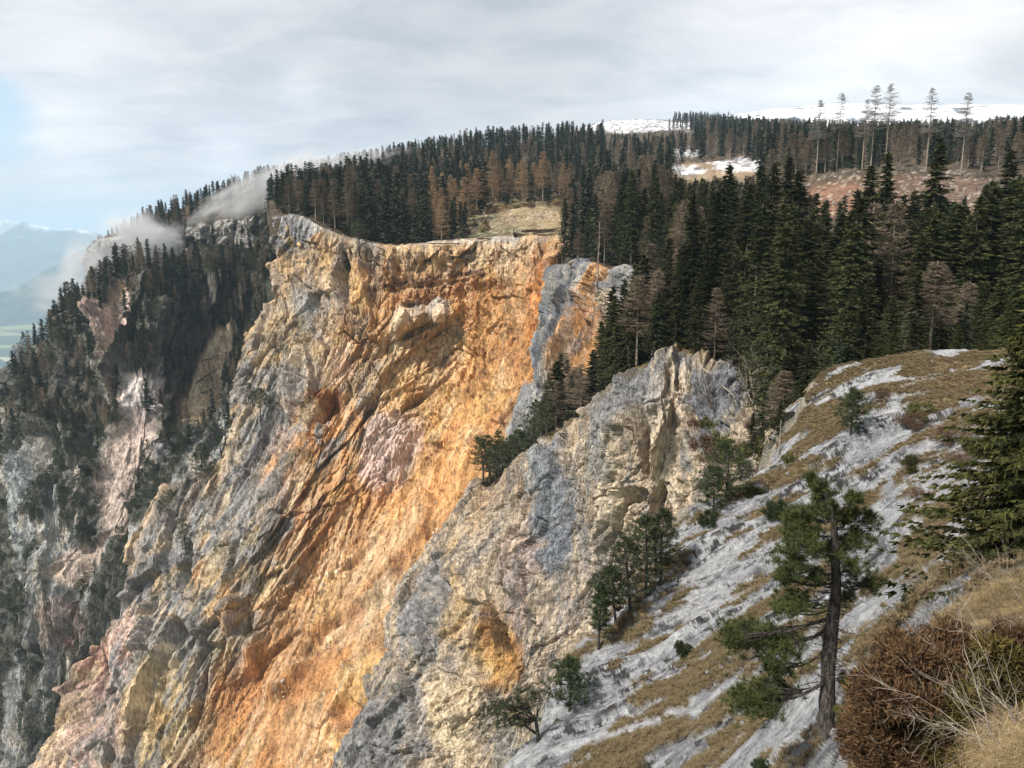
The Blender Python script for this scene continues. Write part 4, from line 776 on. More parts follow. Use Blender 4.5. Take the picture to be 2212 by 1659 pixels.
for k in range(4):
    rng = np.random.default_rng(50 + k); S = Soup(); H = 28
    spruce_crown(S, H, [4.6, 5.2, 4.0, 4.9][k], 0.42, 6, 9, 3, 0.72, rng, [0.05, 0.14, 0.03, 0.10][k], 0.22)
    S2 = Soup()
    tm, _, _ = trunk_mesh('spruce_trunk', H, 0.28, M['bark'], rng)
    for i in range(50):                                        # dead lower twigs
        a = rng.random() * 6.28; z = rng.uniform(.03, .3) * H; l = rng.uniform(.6, 2.2); S.tube([[0, 0, z], [l * math.cos(a), l * math.sin(a), z - .3 * l]], [.03, .008], 3, 1)
    NEAR.append((tm, S.mesh('spruce_crown', [M['spruce'], M['bark']])))
for k in range(3):
    rng = np.random.default_rng(70 + k); S = Soup(); H = 22
    spruce_crown(S, H, [3.4, 3.9, 3.0][k], 0.75, 6, 5, 3, 1.15, rng, [0.08, 0.16, 0.05][k], 0.05); tm, _, _ = trunk_mesh('spruce_trunk', H, 0.22, M['bark'], rng, 5); MID.append((tm, S.mesh('spruce_crown', [M['spruce_far']])))
    rng = np.random.default_rng(80 + k); S = Soup(); spruce_crown(S, 20, [3.2, 3.7, 2.9][k], 1.3, 6, 3, 2, 1.9, rng, .05, .05); S.tube([[0, 0, -1], [0, 0, 10], [0, 0, 19.5]], [.25, .15, .03], 4, 1); FAR.append(S.mesh('far_spruce', [M['spruce_far'], M['bark']]))
LMID, LNEAR, LFAR = [], [], []
for k in range(3):
    rng = np.random.default_rng(90 + k); S = Soup(); H = 24
    larch_crown(S, H, [5.4, 6.2, 4.8][k], 230, 20, .055, rng, [.30, .16, .38][k], 0, 1.25); tm, b, z = trunk_mesh('larch_trunk', H, .24, M['bark_pale'], rng, 5); LMID.append((tm, S.mesh('larch_crown', [M['larch']])))
    LNEAR.append((tm, bpy.data.meshes['larch_crown' if k == 0 else 'larch_crown.%03d' % k].copy())); LNEAR[-1][1].materials[0] = M['larch_tan']
    rng = np.random.default_rng(100 + k); S = Soup(); larch_crown(S, 20, [4.8, 5.4, 4.2][k], 90, 12, .10, rng, [.25, .15, .3][k], 0, 1.7); S.tube([[0, 0, -1], [0, 0, 10], [0, 0, 19.5]], [.22, .14, .03], 4, 1); LFAR.append(S.mesh('far_larch', [M['larch'], M['bark_pale']]))
PIN = []
for k in range(3):
    tm, S = pine_tree(9, [2.4, 2.8, 2.0][k], [34, 30, 26][k], 120 + k, [.3, .4, .22][k], ((-.06, 0), (.1, .05), (0, 0))[k], 9, .42, 7, .10); PIN.append((tm, S.mesh('pine_crown', [M['pine_dark'], M['bark']])))

# ---------------------------------------------------------------- placing the forest
mk = {}
for i, (a, b) in enumerate(NEAR): mk['near', i] = two_part('spruce_tree', a, b)
for i, (a, b) in enumerate(MID): mk['mid', i] = two_part('spruce_tree', a, b)
for i, m in enumerate(FAR): mk['far', i] = one_part('spruce_tree', m)
for i, (a, b) in enumerate(LMID): mk['lmid', i] = two_part('larch_tree', a, b)
for i, (a, b) in enumerate(LNEAR): mk['ltan', i] = two_part('larch_tree', a, b)
for i, m in enumerate(LFAR): mk['lfar', i] = one_part('larch_tree', m)
for i, (a, b) in enumerate(PIN): mk['pine', i] = two_part('pine_tree', a, b)
def ground_pt(u, Y):
    """point on the plateau along column u at northing Y"""
    x = (u - W0 / 2) / F0 / CP * Y * 0.984
    return np.array([x, Y, float(ground_z(x, Y))])
counts = {'spruce': 0, 'larch': 0}
stuff = {}                                                    # (kind, variant) -> rows of x, y, z, rz, s
def put(kind, var, p, rz, sc, label, cat, group, force=False):
    fam = 'spruce' if kind in ('near', 'mid', 'far') else ('larch' if kind[0] == 'l' else 'pine')
    if fam in counts and counts[fam] >= 296 and not force:
        k2 = {'near': 'far', 'mid': 'far', 'far': 'far', 'lmid': 'lfar', 'ltan': 'lfar', 'lfar': 'lfar'}[kind]
        stuff.setdefault((k2, var % 3), []).append((*p, rz, sc)); return None
    if fam in counts: counts[fam] += 1
    sxy = min(sc ** .62, 1.25) * R_.uniform(.8, 1.25); o = mk[kind, var]((p[0], p[1], p[2]), rz, sxy, (R_.normal() * .028, R_.normal() * .028), sc / sxy); return tag(o, label, cat, group)

# candidates gathered first, then the ones that show largest become things of their own
cand = []                                                     # size_px, fam, kindfn, p, rz, sc, zone
def add(fam, p, h, zone):
    cy = p[1] * CP - p[2] * SP; cand.append((h / max(cy, 1) * F0, fam, np.array(p), h, zone))
class Spots(list):
    def __init__(s): super().__init__(); s.g = {}
    def append(s, p): super().append(p); s.g.setdefault((int(p[0] // 12), int(p[1] // 12)), []).append(p)
def blocked(pts, p, r):
    cx_, cy_ = int(p[0] // 12), int(p[1] // 12); k_ = int(r // 12) + 1
    return any((p[0] - q[0]) ** 2 + (p[1] - q[1]) ** 2 < r * r for i in range(cx_ - k_, cx_ + k_ + 1) for j in range(cy_ - k_, cy_ + k_ + 1) for q in pts.g.get((i, j), ()))
rg = np.random.default_rng(17)
def mask_in(u, v, boxes, j=0):
    for u0, v0, ru, rv in boxes:
        if ((u - u0) / ru) ** 2 + ((v - v0) / rv) ** 2 < 1 + j: return True
    return False
clear = [(1120,482,105,40),(1950,425,190,60),(1800,440,130,55),(2060,405,90,40),(1540,368,100,18),(1370,270,110,15),(1290,277,60,8),(1480,271,60,6)]
placed = Spots()
def scatter(n, ur, yr, hr, lar, zone, rmin, dens=None, logy=True):
    c = 0; N_ = n * 6; us = rg.uniform(*ur, N_); Ys = np.exp(rg.uniform(math.log(yr[0]), math.log(yr[1]), N_)); xs_ = (us - W0 / 2) / F0 / CP * Ys * 0.984; ps = np.stack([xs_, Ys, ground_z(xs_, Ys)], 1); uqs, vqs = proj(ps); rim_ = np.interp(us, RU, RY) + 1.5
    for i in range(N_):
        if c >= n: break
        Y = Ys[i]; p = ps[i]; uq, vq = uqs[i], vqs[i]
        if Y < rim_[i]: continue
        if mask_in(uq, vq, clear): continue
        if dens and rg.random() > dens(uq, vq, Y): continue
        if blocked(placed, p, rmin * (Y / 150) ** .5): continue
        placed.append(p); h = rg.uniform(*hr); fam = 'larch' if rg.random() < (lar(uq, Y) if callable(lar) else lar) else 'spruce'
        add(fam, p, h, zone(uq, vq, Y) if callable(zone) else zone); c += 1
LIM = {'stand': ([1400,1450,1500,1560,1640,1700,1740,1800,1850,1950,2050,2120,2212,2400], [415,395,375,360,352,365,405,428,400,400,432,385,362,340]),
       'slope': ([1205,1240,1300,1350,1450,1500,1560,1700], [405,390,370,335,335,355,380,400]),
       'rim': ([600,640,700,760,850,900,1000], [445,400,375,362,385,400,430]),
       'rim2': ([600,700,800,900,1000,1200], [380,360,345,345,345,345]),
       'sky': ([150,230,330,450,560,700,800,900,1000,1100,1180,1250,1350,1450,1520,1620,1700,2100,2212,2400], [560,500,442,398,362,342,322,302,284,268,264,258,236,240,240,254,262,262,250,248])}
def clamp_h(p, h, zone, zl=('stand', 'slope', 'rim', 'rim2')):
    u, v = proj(p); L = LIM.get(zone if zone in zl else 'sky'); lim = np.interp(u, *L)
    if p[1] < 1400 and zone in ('hill2', 'hill') and 1235 < u < 1500: lim = 287
    if zone == 'top' and v > 283 and 1240 < u < 1490: lim = 286
    if p[1] < 500 and zone in ('hill', 'slope') and 1450 < u < 1640: lim = 384
    lim = lim + rg.normal() * 4 + abs(rg.normal()) * 0.10 * (v - np.interp(u, *L)) * 0.8
    top = P(u, lim, p[1])[2] - p[2]; return min(h, top)
_add = add
def add(fam, p, h, zone):
    h = clamp_h(np.array(p), h, zone) if zone not in ('ridge', 'lowridge', 'belt') else h
    if h > 4.5: _add(fam, p, h, zone)
# tall spruces that stand out of the dark stand
for u, vt, Y in ((1985,290,112),(1888,322,118),(1868,352,124),(1570,350,150),(1640,345,132),(1688,335,138),(1716,360,128),(1602,392,118),(2150,318,108),(2120,385,120),(2192,392,100),(2235,300,95),(1930,415,104),(1832,405,116),(1545,408,124),(1775,430,106),(2060,440,112),(1655,440,104),(1735,470,98),(2010,470,96)):
    p = ground_pt(u, Y); placed.append(p); _add('spruce', p, float(P(u, vt, Y)[2] - p[2]), 'stand')
scatter(110, (1475, 2400), (84, 150), (12, 26), 0.05, 'stand', 2.6)
scatter(60, (1560, 2300), (66, 92), (4, 10), 0.05, 'stand', 2.0)
scatter(90, (1400, 2400), (150, 215), (14, 25), 0.12, 'stand', 3.2, lambda u, v, Y: 1.0 if u < 1750 else .4)
scatter(130, (1205, 1720), (190, 330), (16, 30), 0.40, 'slope', 3.6)
scatter(75, (1207, 1470), (216, 262), (8, 26), 0.35, 'slope', 2.0, lambda u, v, Y: 1.0 if Y < np.interp(u, RU, RY) + 12 else 0.1)
scatter(50, (1400, 1520), (118, 200), (10, 22), 0.25, 'slope', 2.6)
scatter(110, (660, 1010), (308, 345), (12, 24), 0.30, 'rim', 2.6, lambda u, v, Y: 1 if u < 930 else .25)
scatter(170, (610, 1060), (345, 450), (17, 25), .25, 'rim2', 3.8)
scatter(120, (1000, 1260), (410, 520), (15, 22), .35, 'rim2', 4.0)
scatter(750, (300, 1300), (450, 900), (15, 24), 0.22, 'back', 4.2)
scatter(260, (215, 640), (560, 760), (14, 24), 0.15, 'leftrim', 4.0)
scatter(90, (1640, 2400), (288, 345), (6, 15), 0.3, 'hill', 4)
scatter(620, (1250, 2400), (330, 620), (15, 23), 0.3, 'hill', 5.5)
scatter(800, (1250, 2400), (620, 1150), (15, 23), 0.25, 'hill2', 5)
scatter(330, (1180, 1640), (1730, 2050), (17, 26), 0.05, 'top', 5)
scatter(1100, (1180, 1720), (1050, 2150), (14, 24), 0.1, 'top', 5)
def on_patch(pt, n, cond, hr, fam, zone, rmin):
    got = 0; tries = 0; lst = Spots()
    while got < n and tries < n * 25:
        tries += 1; i = rg.integers(2, pt.nr - 2); j = rg.integers(2, pt.nc - 2); u, v = pt.uu[i, j], pt.vv[i, j]
        if not cond(u, v, i, j): continue
        p = pt.X[i, j]
        if blocked(lst, p, rmin): continue
        lst.append(p); f = fam if isinstance(fam, str) else ('larch' if rg.random() < fam else ('pine' if rg.random() < .12 else 'spruce'))
        add(f, p - np.array((0, 0, .6)), rg.uniform(*hr), zone); got += 1
on_patch(pb, 900, lambda u, v, i, j: treed_b[i, j] > .5 and -60 < u < 640 and v < 960 and not (u > 590 and v > 640) and not (u < 230 and v > 730 and rg.random() < .6), (9, 20), .38, 'ridge', 3.4)
on_patch(pb, 600, lambda u, v, i, j: treed_b[i, j] > .5 and -60 < u < 520 and v >= 900, (5, 11), 'pine', 'lowridge', 3.2)
on_patch(pb, 1500, lambda u, v, i, j: treed_b[i, j] > .35 and -60 < u < 520 and v >= 800, (4.6, 6.5), 'pine', 'lowridge', 1.8)
on_patch(pr, 150, lambda u, v, i, j: u < 680 and 492 < v < 620 and (u > 320), (9, 18), .2, 'ridge', 4)
on_patch(pr, 46, lambda u, v, i, j: 552 < u < 660 and 470 < v < 700, (10, 20), .2, 'ridge', 3)
# the belt of trees on the back of the near buttress, from the forest down to the slide edge
def belt(n, rr, ur, hr, larch, rmin, fam=None):
    got = 0; lst = Spots(); tries = 0
    while got < n and tries < n * 40:
        tries += 1; i = rg.integers(0, pd_.nr); j = rg.integers(0, pd_.nc); r = pd_.r[i, j]; u = pd_.uu[i, j]
        if not (rr[0] < r < rr[1] and ur[0] < u < ur[1]): continue
        p = pd_.X[i, j]
        if blocked(lst, p, rmin): continue
        lst.append(p); x = rg.random(); _add(fam or ('larch' if x < larch else 'spruce'), p - np.array((0, 0, .4)), rg.uniform(*hr), 'belt'); got += 1
belt(44, (0.7, 2.0), (1040, 1210), (5, 9.5), 0, 1.6, 'pine')
belt(60, (0.2, 1.95), (1180, 1420), (8, 16), .4, 2.2)
belt(80, (0.1, 1.9), (1300, 1560), (10, 21), .2, 2.4)
belt(18, (1.5, 2.2), (1540, 1680), (3, 8), .1, 2.0)
cand.sort(key=lambda c: -c[0])
ZN = {
 'stand': ('{} in the dense dark stand', 'trees of the dark stand', ((1545, 'above the limestone outcrop'), (1600, 'right of the limestone outcrop'), (1660, 'by the tall grey dead trunk'), (1730, 'right of the grey dead trunk'), (1790, 'left under the brown clearing'), (1850, 'under the brown clearing'), (1950, 'left of the tallest spruce'), (2080, 'beside the tallest spruce'), (9999, 'near the right border'))),
 'slope': ('{} right of the slide', 'trees right of the slide', ((1290, 'at the corner of the slide'), (1390, 'above the orange rib'), (1480, 'above the second grey rib'), (9999, 'where the dark stand begins'))),
 'rim': ('{} at the cliff edge', 'trees along the cliff edge', ((760, 'on the grey promontory'), (850, 'right of the promontory'), (930, 'over the left of the slide'), (9999, 'left of the log heap'))),
 'rim2': ('{} in the second row above the slide', 'trees behind the cliff edge', ((760, 'behind the promontory'), (880, 'left of the tan larches'), (1060, 'behind the tan larches'), (9999, 'behind the yellow clearing'))),
 'back': ('{} in the forest below the skyline', 'trees of the rising forest', ((600, 'near the mist veil'), (800, 'above the promontory'), (1000, 'above the slide'), (9999, 'left of the snowy hilltop'))),
 'leftrim': ('{} on the misty far left rim', 'trees on the far left rim', ((350, 'by the bright mist'), (480, 'between the two wisps'), (9999, 'by the rising grey wisp'))),
 'hill': ('{} on the wooded plateau', 'trees on the plateau', ((1450, 'left of the snow patches'), (1700, 'around the snow patches'), (1950, 'behind the lone larches'), (9999, 'behind the right of the clearing'))),
 'hill2': ('distant {} below the snowy mountain', 'trees of the distant belt', ((1500, 'under the snowy hilltop'), (1750, 'left of the lone larches'), (9999, 'behind the lone larches'))),
 'top': ('tiny {} around the snowy hilltop clearing', 'trees on the hilltop', ((1350, 'at its left'), (1450, 'above it'), (9999, 'at its right'))),
 'belt': ('{} behind the near buttress crest', 'trees behind the buttress crest', ((1085, 'at the slide itself'), (1120, 'where it meets the slide'), (1160, 'just right of the slide'), (1220, 'at its lower end'), (1330, 'in front of the orange rib'), (1375, 'left of the outcrop'), (1415, 'close left of the outcrop top'), (1460, 'at the outcrop top'), (1500, 'right of the outcrop top'), (9999, 'beside the grassy crest'))),
 'ridge': ('{} on the shaded left ridge', 'trees on the left ridge', ((120, 'on its outer spur'), (240, 'above the pink bare rock'), (340, 'above the grey scree head'), (440, 'left of the tan gully'), (9999, 'between tan gully and pillar'))),
 'lowridge': ('{} on the crags of the left ridge', 'pines on the left crags', ((60, 'at the left border'), (150, 'by the pale grey slab'), (250, 'left of the pink scree'), (350, 'in the pale scree'), (9999, 'right of the pink scree')))}
LBL = {'spruce': 'dark spruce', 'larch': 'bare brown larch', 'pine': 'dark mountain pine'}
npine = 0
for px_, fam, p, h, zone in cand:
    lab, grp, subs = ZN[zone]; v = int(rg.integers(0, 3)); rz = rg.uniform(0, 6.28); uu_, _v = proj(p)
    nm_ = LBL[fam]; big_ = {'lowridge': 6, 'belt': 9, 'ridge': 15, 'rim': 17}.get(zone, 18); nm_ = ('tall ' if h > big_ else 'short ' if h < big_ * .6 else '') + nm_; lab = lab.format(nm_) + ', ' + next(t for lim_, t in subs if uu_ < lim_)
    if zone in ('stand', 'slope') and len(lab.split()) <= 14: lab += ', front row' if p[1] < (100 if zone == 'stand' else 235) else (', back row' if p[1] > (150 if zone == 'stand' else 280) else ', middle row')
    grp = {'spruce': 'spruce ', 'larch': 'larch ', 'pine': 'pine '}[fam] + grp; lab = lab.capitalize() if False else lab
    if fam == 'spruce':
        if zone in ('stand', 'slope', 'belt') or px_ > 150: kk_, vv_, hh = 'near', int(rg.integers(0, 4)), 28
        elif px_ > 60: kk_, vv_, hh = 'mid', v, 22
        else: kk_, vv_, hh = 'far', v, 20
        if counts['spruce'] >= 296: hh = 20
        put(kk_, vv_, p, rz, h / hh, lab, 'tree', grp)
    elif fam == 'larch':
        kk_, hh = (('ltan' if (zone in ('rim', 'rim2') and 930 < proj(p)[0] < 1200) else 'lmid'), 24) if px_ > 55 else ('lfar', 20)
        if counts['larch'] >= 296: hh = 20
        put(kk_, v, p, rz, h / hh, lab, 'tree', grp)
    else:
        if npine < 285: put('pine', v, p, rz, h / 9, lab, 'tree', grp); npine += 1
        else: stuff.setdefault(('pine', v), []).append((*p, rz, h / 9))
print('counts', counts, npine, {k: len(v) for k, v in stuff.items()}, len(cand))

def scatter_object(name, rows, proto, kind='stuff'):
    """one object whose geometry-node modifier stands copies of proto on its points"""
    rows = np.array(rows, float); me = bpy.data.meshes.new(name); me.from_pydata(rows[:, :3].tolist(), [], [])
    for an, col_ in (('rz', 3), ('sc', 4)):
        a = me.attributes.new(an, 'FLOAT', 'POINT'); a.data.foreach_set('value', rows[:, col_].astype(np.float32))
    o = bpy.data.objects.new(name, me); C.objects.link(o); o['kind'] = kind
    ng = bpy.data.node_groups.new(name, 'GeometryNodeTree'); ng.interface.new_socket('Geometry', in_out='INPUT', socket_type='NodeSocketGeometry'); ng.interface.new_socket('Geometry', in_out='OUTPUT', socket_type='NodeSocketGeometry')
    gi = ng.nodes.new('NodeGroupInput'); go = ng.nodes.new('NodeGroupOutput'); ip = ng.nodes.new('GeometryNodeInstanceOnPoints'); oi = ng.nodes.new('GeometryNodeObjectInfo'); oi.transform_space = 'ORIGINAL'; oi.inputs['Object'].default_value = proto; oi.inputs['As Instance'].default_value = True
    a1 = ng.nodes.new('GeometryNodeInputNamedAttribute'); a1.data_type = 'FLOAT'; a1.inputs['Name'].default_value = 'rz'; a2 = ng.nodes.new('GeometryNodeInputNamedAttribute'); a2.data_type = 'FLOAT'; a2.inputs['Name'].default_value = 'sc'
    cx = ng.nodes.new('ShaderNodeCombineXYZ'); L = ng.links.new
    L(a1.outputs['Attribute'], cx.inputs[2]); L(gi.outputs[0], ip.inputs['Points']); L(oi.outputs['Geometry'], ip.inputs['Instance']); L(cx.outputs[0], ip.inputs['Rotation'])
    c2 = ng.nodes.new('ShaderNodeCombineXYZ'); [L(a2.outputs['Attribute'], c2.inputs[i]) for i in range(3)]; L(c2.outputs[0], ip.inputs['Scale']); L(ip.outputs[0], go.inputs[0])
    md = o.modifiers.new('copies', 'NODES'); md.node_group = ng; return o
protos = {}
for i in range(3):                                            # one real tree of each far kind, which the distant woods repeat
    p = ground_pt(760 + 90 * i, 600); protos['far', i] = tag(mk['far', i](tuple(p), 1.0 * i, 1.0), 'dark spruce in the forest below the skyline, ' + ('above the promontory', 'left of the tan larches', 'behind the tan larches')[i], 'tree', 'spruce trees of the rising forest')
    p = ground_pt(800 + 90 * i, 610); protos['lfar', i] = tag(mk['lfar', i](tuple(p), 1.0 * i, 1.0), 'brown larch in the forest below the skyline, ' + ('above the promontory', 'left of the tan larches', 'behind the tan larches')[i], 'tree', 'larch trees of the rising forest')
for (k, i), rows in stuff.items():
    if k == 'pine':
        pr_o = [o for o in bpy.data.objects if o.type == 'MESH' and o.data == PIN[i][1]][0]
    else: pr_o = protos[k, i]
    o = scatter_object({'far': 'distant_spruce_wood', 'lfar': 'distant_larch_wood', 'pine': 'pine_scrub'}[k], rows, pr_o)
    tag(o, {'far': 'dark mass of distant spruces on the plateau and ridges', 'lfar': 'brown mass of distant bare larches among the spruces', 'pine': 'low dark pine scrub on the left crags'}[k], 'woodland', {'far': 'distant spruce woods', 'lfar': 'distant larch woods', 'pine': 'pine scrub'}[k])

# ---------------------------------------------------------------- single trees that stand out
def near_idx(pt, u, v, rmin=2, cmin=2, ymin=4.2):
    m = (pt.r >= rmin) & (pt.c >= cmin) & (pt.X[..., 1] > ymin); d_ = np.where(m, (pt.uu - u) ** 2 + (pt.vv - v) ** 2, 1e12); Yq = pt.X[..., 1]; cn = d_ < np.maximum(12, (230 / np.maximum(Yq, 4)) ** 2)
    if cn.any(): d_ = np.where(cn & (Yq < Yq[cn].min() * 1.12), d_, 1e12)
    return np.unravel_index(np.argmin(d_), d_.shape)
def on(pt, u, v, rmin=2, cmin=2, ymin=4.2): i, j = near_idx(pt, u, v, rmin, cmin, ymin); return pt.X[i, j].copy()
rh = np.random.default_rng(23)
LONE = []
for k in range(3):
    S = Soup(); H = 31; larch_crown(S, H, [6.6, 7.4, 6.0][k], 190, 18, .05, rh, [.50, .56, .50][k], 0, 1.1, 1.5)
    for i in range(24):
        a = rh.random() * 6.28; z = rh.uniform(.3, .6) * H; l = rh.uniform(.4, 1.3); S.tube([[0, 0, z], [l * math.cos(a), l * math.sin(a), z - .1]], [.03, .01], 3, 0)
    tm, _, _ = trunk_mesh('larch_trunk', H, .27, M['bark_pale'], rh, 6); LONE.append((tm, S.mesh('larch_crown', [M['larch_grey']])))
lone_l = ['leftmost of the tall lone larches against the sky, with a narrow crown', 'second lone larch from the left, with a full pointed crown', 'lone larch leaning close to its taller neighbour on the right', 'tallest lone larch of the close middle pair', 'lone larch with a slightly bent top just right of the middle pair', 'lone larch with wide drooping branches above the tallest dark spruce', 'rightmost lone larch with a rounded crown above the brown clearing']
for k, (u, vt, vb, Y) in enumerate(((1743,214,388,285),(1785,200,378,290),(1838,214,372,282),(1856,182,368,284),(1886,180,352,292),(1972,188,382,280),(2046,198,386,276))):
    p = ground_pt(u, Y); h = float(P(u, vt, Y)[2] - p[2]); o = two_part('lone_larch', *LONE[k % 3])(tuple(p), k * 1.3, h / 31, (0, 0)); tag(o, lone_l[k], 'tree', 'lone larches against the sky')
tan_l = [(1012,352,462,385),(1032,362,455,395),(1066,325,452,398),(1078,345,450,400),(1104,352,450,405),(1128,345,450,402),(1171,325,449,404),(1214,352,452,398),(960,372,470,380),(985,385,470,378)]
for k, (u, vt, vb, Y) in enumerate(tan_l):
    p = ground_pt(u, Y); h = float(P(u, vt, Y)[2] - p[2]); o = two_part('larch_tree', *LNEAR[k % 3])(tuple(p), k * 1.7, h / 24, (0, 0)); o.scale = (h / 24 * 1.1, h / 24 * 1.1, h / 24)
    tag(o, ['tan larch with a crooked trunk at the left of the clearing', 'small tan larch behind the crooked one at the clearing', 'tallest tan larch of the pair behind the clearing', 'tan larch right beside the tallest one behind the clearing', 'slender tan larch between the two pairs behind the clearing', 'broad golden larch in the middle of the clearing edge', 'tan larch with a bent bare trunk and a narrow top', 'tan larch at the right end of the clearing', 'tan larch left of the clearing among dark spruces', 'short tan larch left of the crooked one'][k], 'tree', 'tan larches behind the clearing')
# trees and scrub holding on the rock walls
def wall_tree(pt, u, v, hpx, kind, label, rz=0):
    p = on(pt, u, v, 1.0, 1.6); Y = p[1]; h = hpx / F0 * Y; k, H = {'pine': (('pine', int(rh.integers(0, 3))), 9), 'near': (('near', int(rh.integers(0, 4))), 28), 'mid': (('mid', int(rh.integers(0, 3))), 22)}[kind]
    o = mk[k](tuple(p - np.array((0, 0.3, .3))), rh.uniform(0, 6), h / H); return tag(o, label, 'tree')
for u, v, hp, kd, lb in ((757,600,110,'mid','dark spruce hanging down the cliff edge left of the slide'),(748,560,100,'mid','dark spruce at the notch of the cliff edge'),(775,545,70,'pine','leafy pine over the notch of the cliff edge'),(562,905,70,'pine','dark pine on a ledge at the foot of the grey pillar'),(585,880,50,'pine','small pine beside the dark pine on the ledge'),(545,880,54,'pine','slim pine at the left end of the ledge'),
   (655,890,26,'pine','tiny pine on a ledge left of the rusty hollow'),(670,880,26,'pine','tiny pine next to the rusty hollow'),(455,940,60,'pine','dark pine at the head of the scree gully'),(480,925,60,'mid','pointed spruce right of the scree gully'),(425,965,60,'pine','wide pine left on the wooded spur below the scree'),(440,1000,50,'pine','low pine on the wooded spur'),(475,985,50,'pine','pine on the wooded spur near the grey wall'),(410,1010,50,'pine','pine on the edge of the wooded spur'),(395,1050,40,'pine','small pine low on the wooded spur'),
   (430,1050,50,'pine','dark pine in the shade of the wooded spur'),(460,1040,44,'pine','pine against the pale rock of the spur'),(375,1090,40,'pine','pine above the lower scree'),(350,1110,36,'pine','lowest pine of the wooded spur'),(400,1180,56,'pine','dark bushy pine in the cleft of the grey rock'),(405,1195,40,'pine','small pine in the cleft of the grey rock'),(520,1150,24,'pine','tiny pine on the wall above the cleft'),(868,1500,34,'pine','small dark pine on the lower grey knob'),(500,770,40,'mid','spruce at the foot of the grey pillar'),(1196,640,70,'mid','slim dark spruce at the right edge of the orange slide'),(1204,665,60,'mid','second slim spruce at the right edge of the orange slide')):
    wall_tree(pd_ if lb.startswith('small dark pine on the lower') else pc, u, v, hp, kd, lb)
# ---------------------------------------------------------------- logs, snags, boulders
def log_mesh(L, r, seed, bend=.03, k=7):
    rng = np.random.default_rng(seed); S = Soup(); n = 7; t = np.linspace(0, 1, n)
    S.tube(np.stack([t * L, rng.normal(size=n) * bend * L * .3, rng.normal(size=n) * bend * L * .15], 1), r * (1 - .55 * t), k)
    for i in range(5):
        q = rng.uniform(.3, .95); a = rng.random() * 6.28; l = rng.uniform(.2, .7) * L * .12; S.tube([[q * L, 0, 0], [q * L + l * .4, l * math.cos(a), l * math.sin(a)]], [r * .25, .02], 3)
    return S
def put_log(p, rz, tilt, L, r, mat, label, name='log', seed=1, group=None):
    me = log_mesh(L, r, seed).mesh('log', [mat], True); o = bpy.data.objects.new(name, me); C.objects.link(o); o.location = p; o.rotation_euler = (0, tilt, rz); return tag(o, label, 'log', group)
ll = ['long dark felled trunk on top of the log heap at the cliff edge', 'felled trunk at the front of the log heap', 'felled trunk sticking out right of the log heap', 'thick felled trunk at the bottom of the log heap', 'short trunk end at the left of the log heap', 'thin felled trunk lying across the log heap', 'trunk at the back of the log heap at the cliff edge', 'thin dark trunk lying flat along the cliff edge left of the heap', 'second thin trunk along the rim above the orange wall']
for k, (u, Y, dz, L, r, rz, tl) in enumerate(((1125,304,2.4,14,.35,.1,-.05),(1118,302.5,.9,13,.4,.04,-.03),(1150,303,1.6,11,.32,.02,-.09),(1112,304.5,.6,15,.55,.12,0),(1112,303,1.5,4,.8,.5,.1),(1135,303,2.9,10,.25,.2,.05),(1130,306,1.8,12,.4,-.06,-.04),(1030,304.5,.5,15,.25,.02,0),(930,306,.5,14,.22,.03,0))):
    p = ground_pt(u, Y); put_log((p[0], p[1], p[2] + dz), rz, tl, L, r, M['log'], ll[k], seed=k + 3, group='felled trunks at the cliff edge')
S = Soup()
for i in range(26):
    a = rh.random() * 6.28; l = rh.uniform(.8, 1.9); S.tube([[0, 0, 0], [.2, l * .6 * math.cos(a), l * .6 * math.sin(a)], [rh.uniform(-.2, .4), l * math.cos(a), l * math.sin(a)]], [.3, .14, .03], 4)
p = ground_pt(1112, 303); o = link('root_plate', S.mesh('root_plate', [M['log']])); o.location = (p[0] - .5, p[1], p[2] + 1.6); tag(o, 'dark upturned root plate at the left end of the log heap', 'root plate')
for k, (u, v, du, dv, lb) in enumerate(((405,862,70,-22,'long dead trunk lying across the tan scree'),(425,830,45,-34,'dead trunk pointing up the tan scree'),(462,842,-6,-28,'short dead stump on the tan scree'),(415,790,62,-18,'dark fallen trunk across the top of the tan scree'))):
    a_ = on(pb, u, v); b_ = on(pb, u + du, v + dv); dd = b_ - a_; L = float(np.linalg.norm(dd)); o = put_log(tuple(a_ + np.array((0, -1, 1))), math.atan2(dd[1], dd[0]), -math.asin(dd[2] / L), L, .45, M['bark'], lb, 'fallen_tree', 30 + k)
a_ = on(pd_, 1518, 800); b_ = on(pd_, 1568, 860); dd = b_ - a_; L = float(np.linalg.norm(dd)) + 2; put_log(tuple(a_ + np.array((0, -.6, .5))), math.atan2(dd[1], dd[0]), -math.asin(dd[2] / L), L, .16, M['dead'], 'pale dead trunk leaning down the rocks right of the outcrop', 'fallen_tree', 41)
def snag(p, h, r, label, tilt=(0, 0), seed=0, mat='dead', nb=30):
    rng = np.random.default_rng(seed + 900); S = Soup(); z = np.linspace(-.4, h, 7); T = Soup(); T.tube(np.c_[rng.normal(size=7) * h * .004, z * 0, z], r * (1 - .8 * z / h), 6)
    for i in range(nb):
        a = rng.random() * 6.28; zz = h * rng.uniform(.15, .97); l = h * .16 * rng.uniform(.3, 1) * (1 - .6 * zz / h); S.tube([[0, 0, zz], [l * .6 * math.cos(a), l * .6 * math.sin(a), zz + l * .05], [l * math.cos(a), l * math.sin(a), zz - l * .15]], [r * .2, r * .12, .008], 3)
    r_ = empty('dead_tree', tuple(p)); r_.rotation_euler = (*tilt, 0); link('trunk', T.mesh('dead_trunk', [M[mat]], True), [], r_); link('branches', S.mesh('dead_branches', [M[mat]]), [], r_); return tag(r_, label, 'tree')
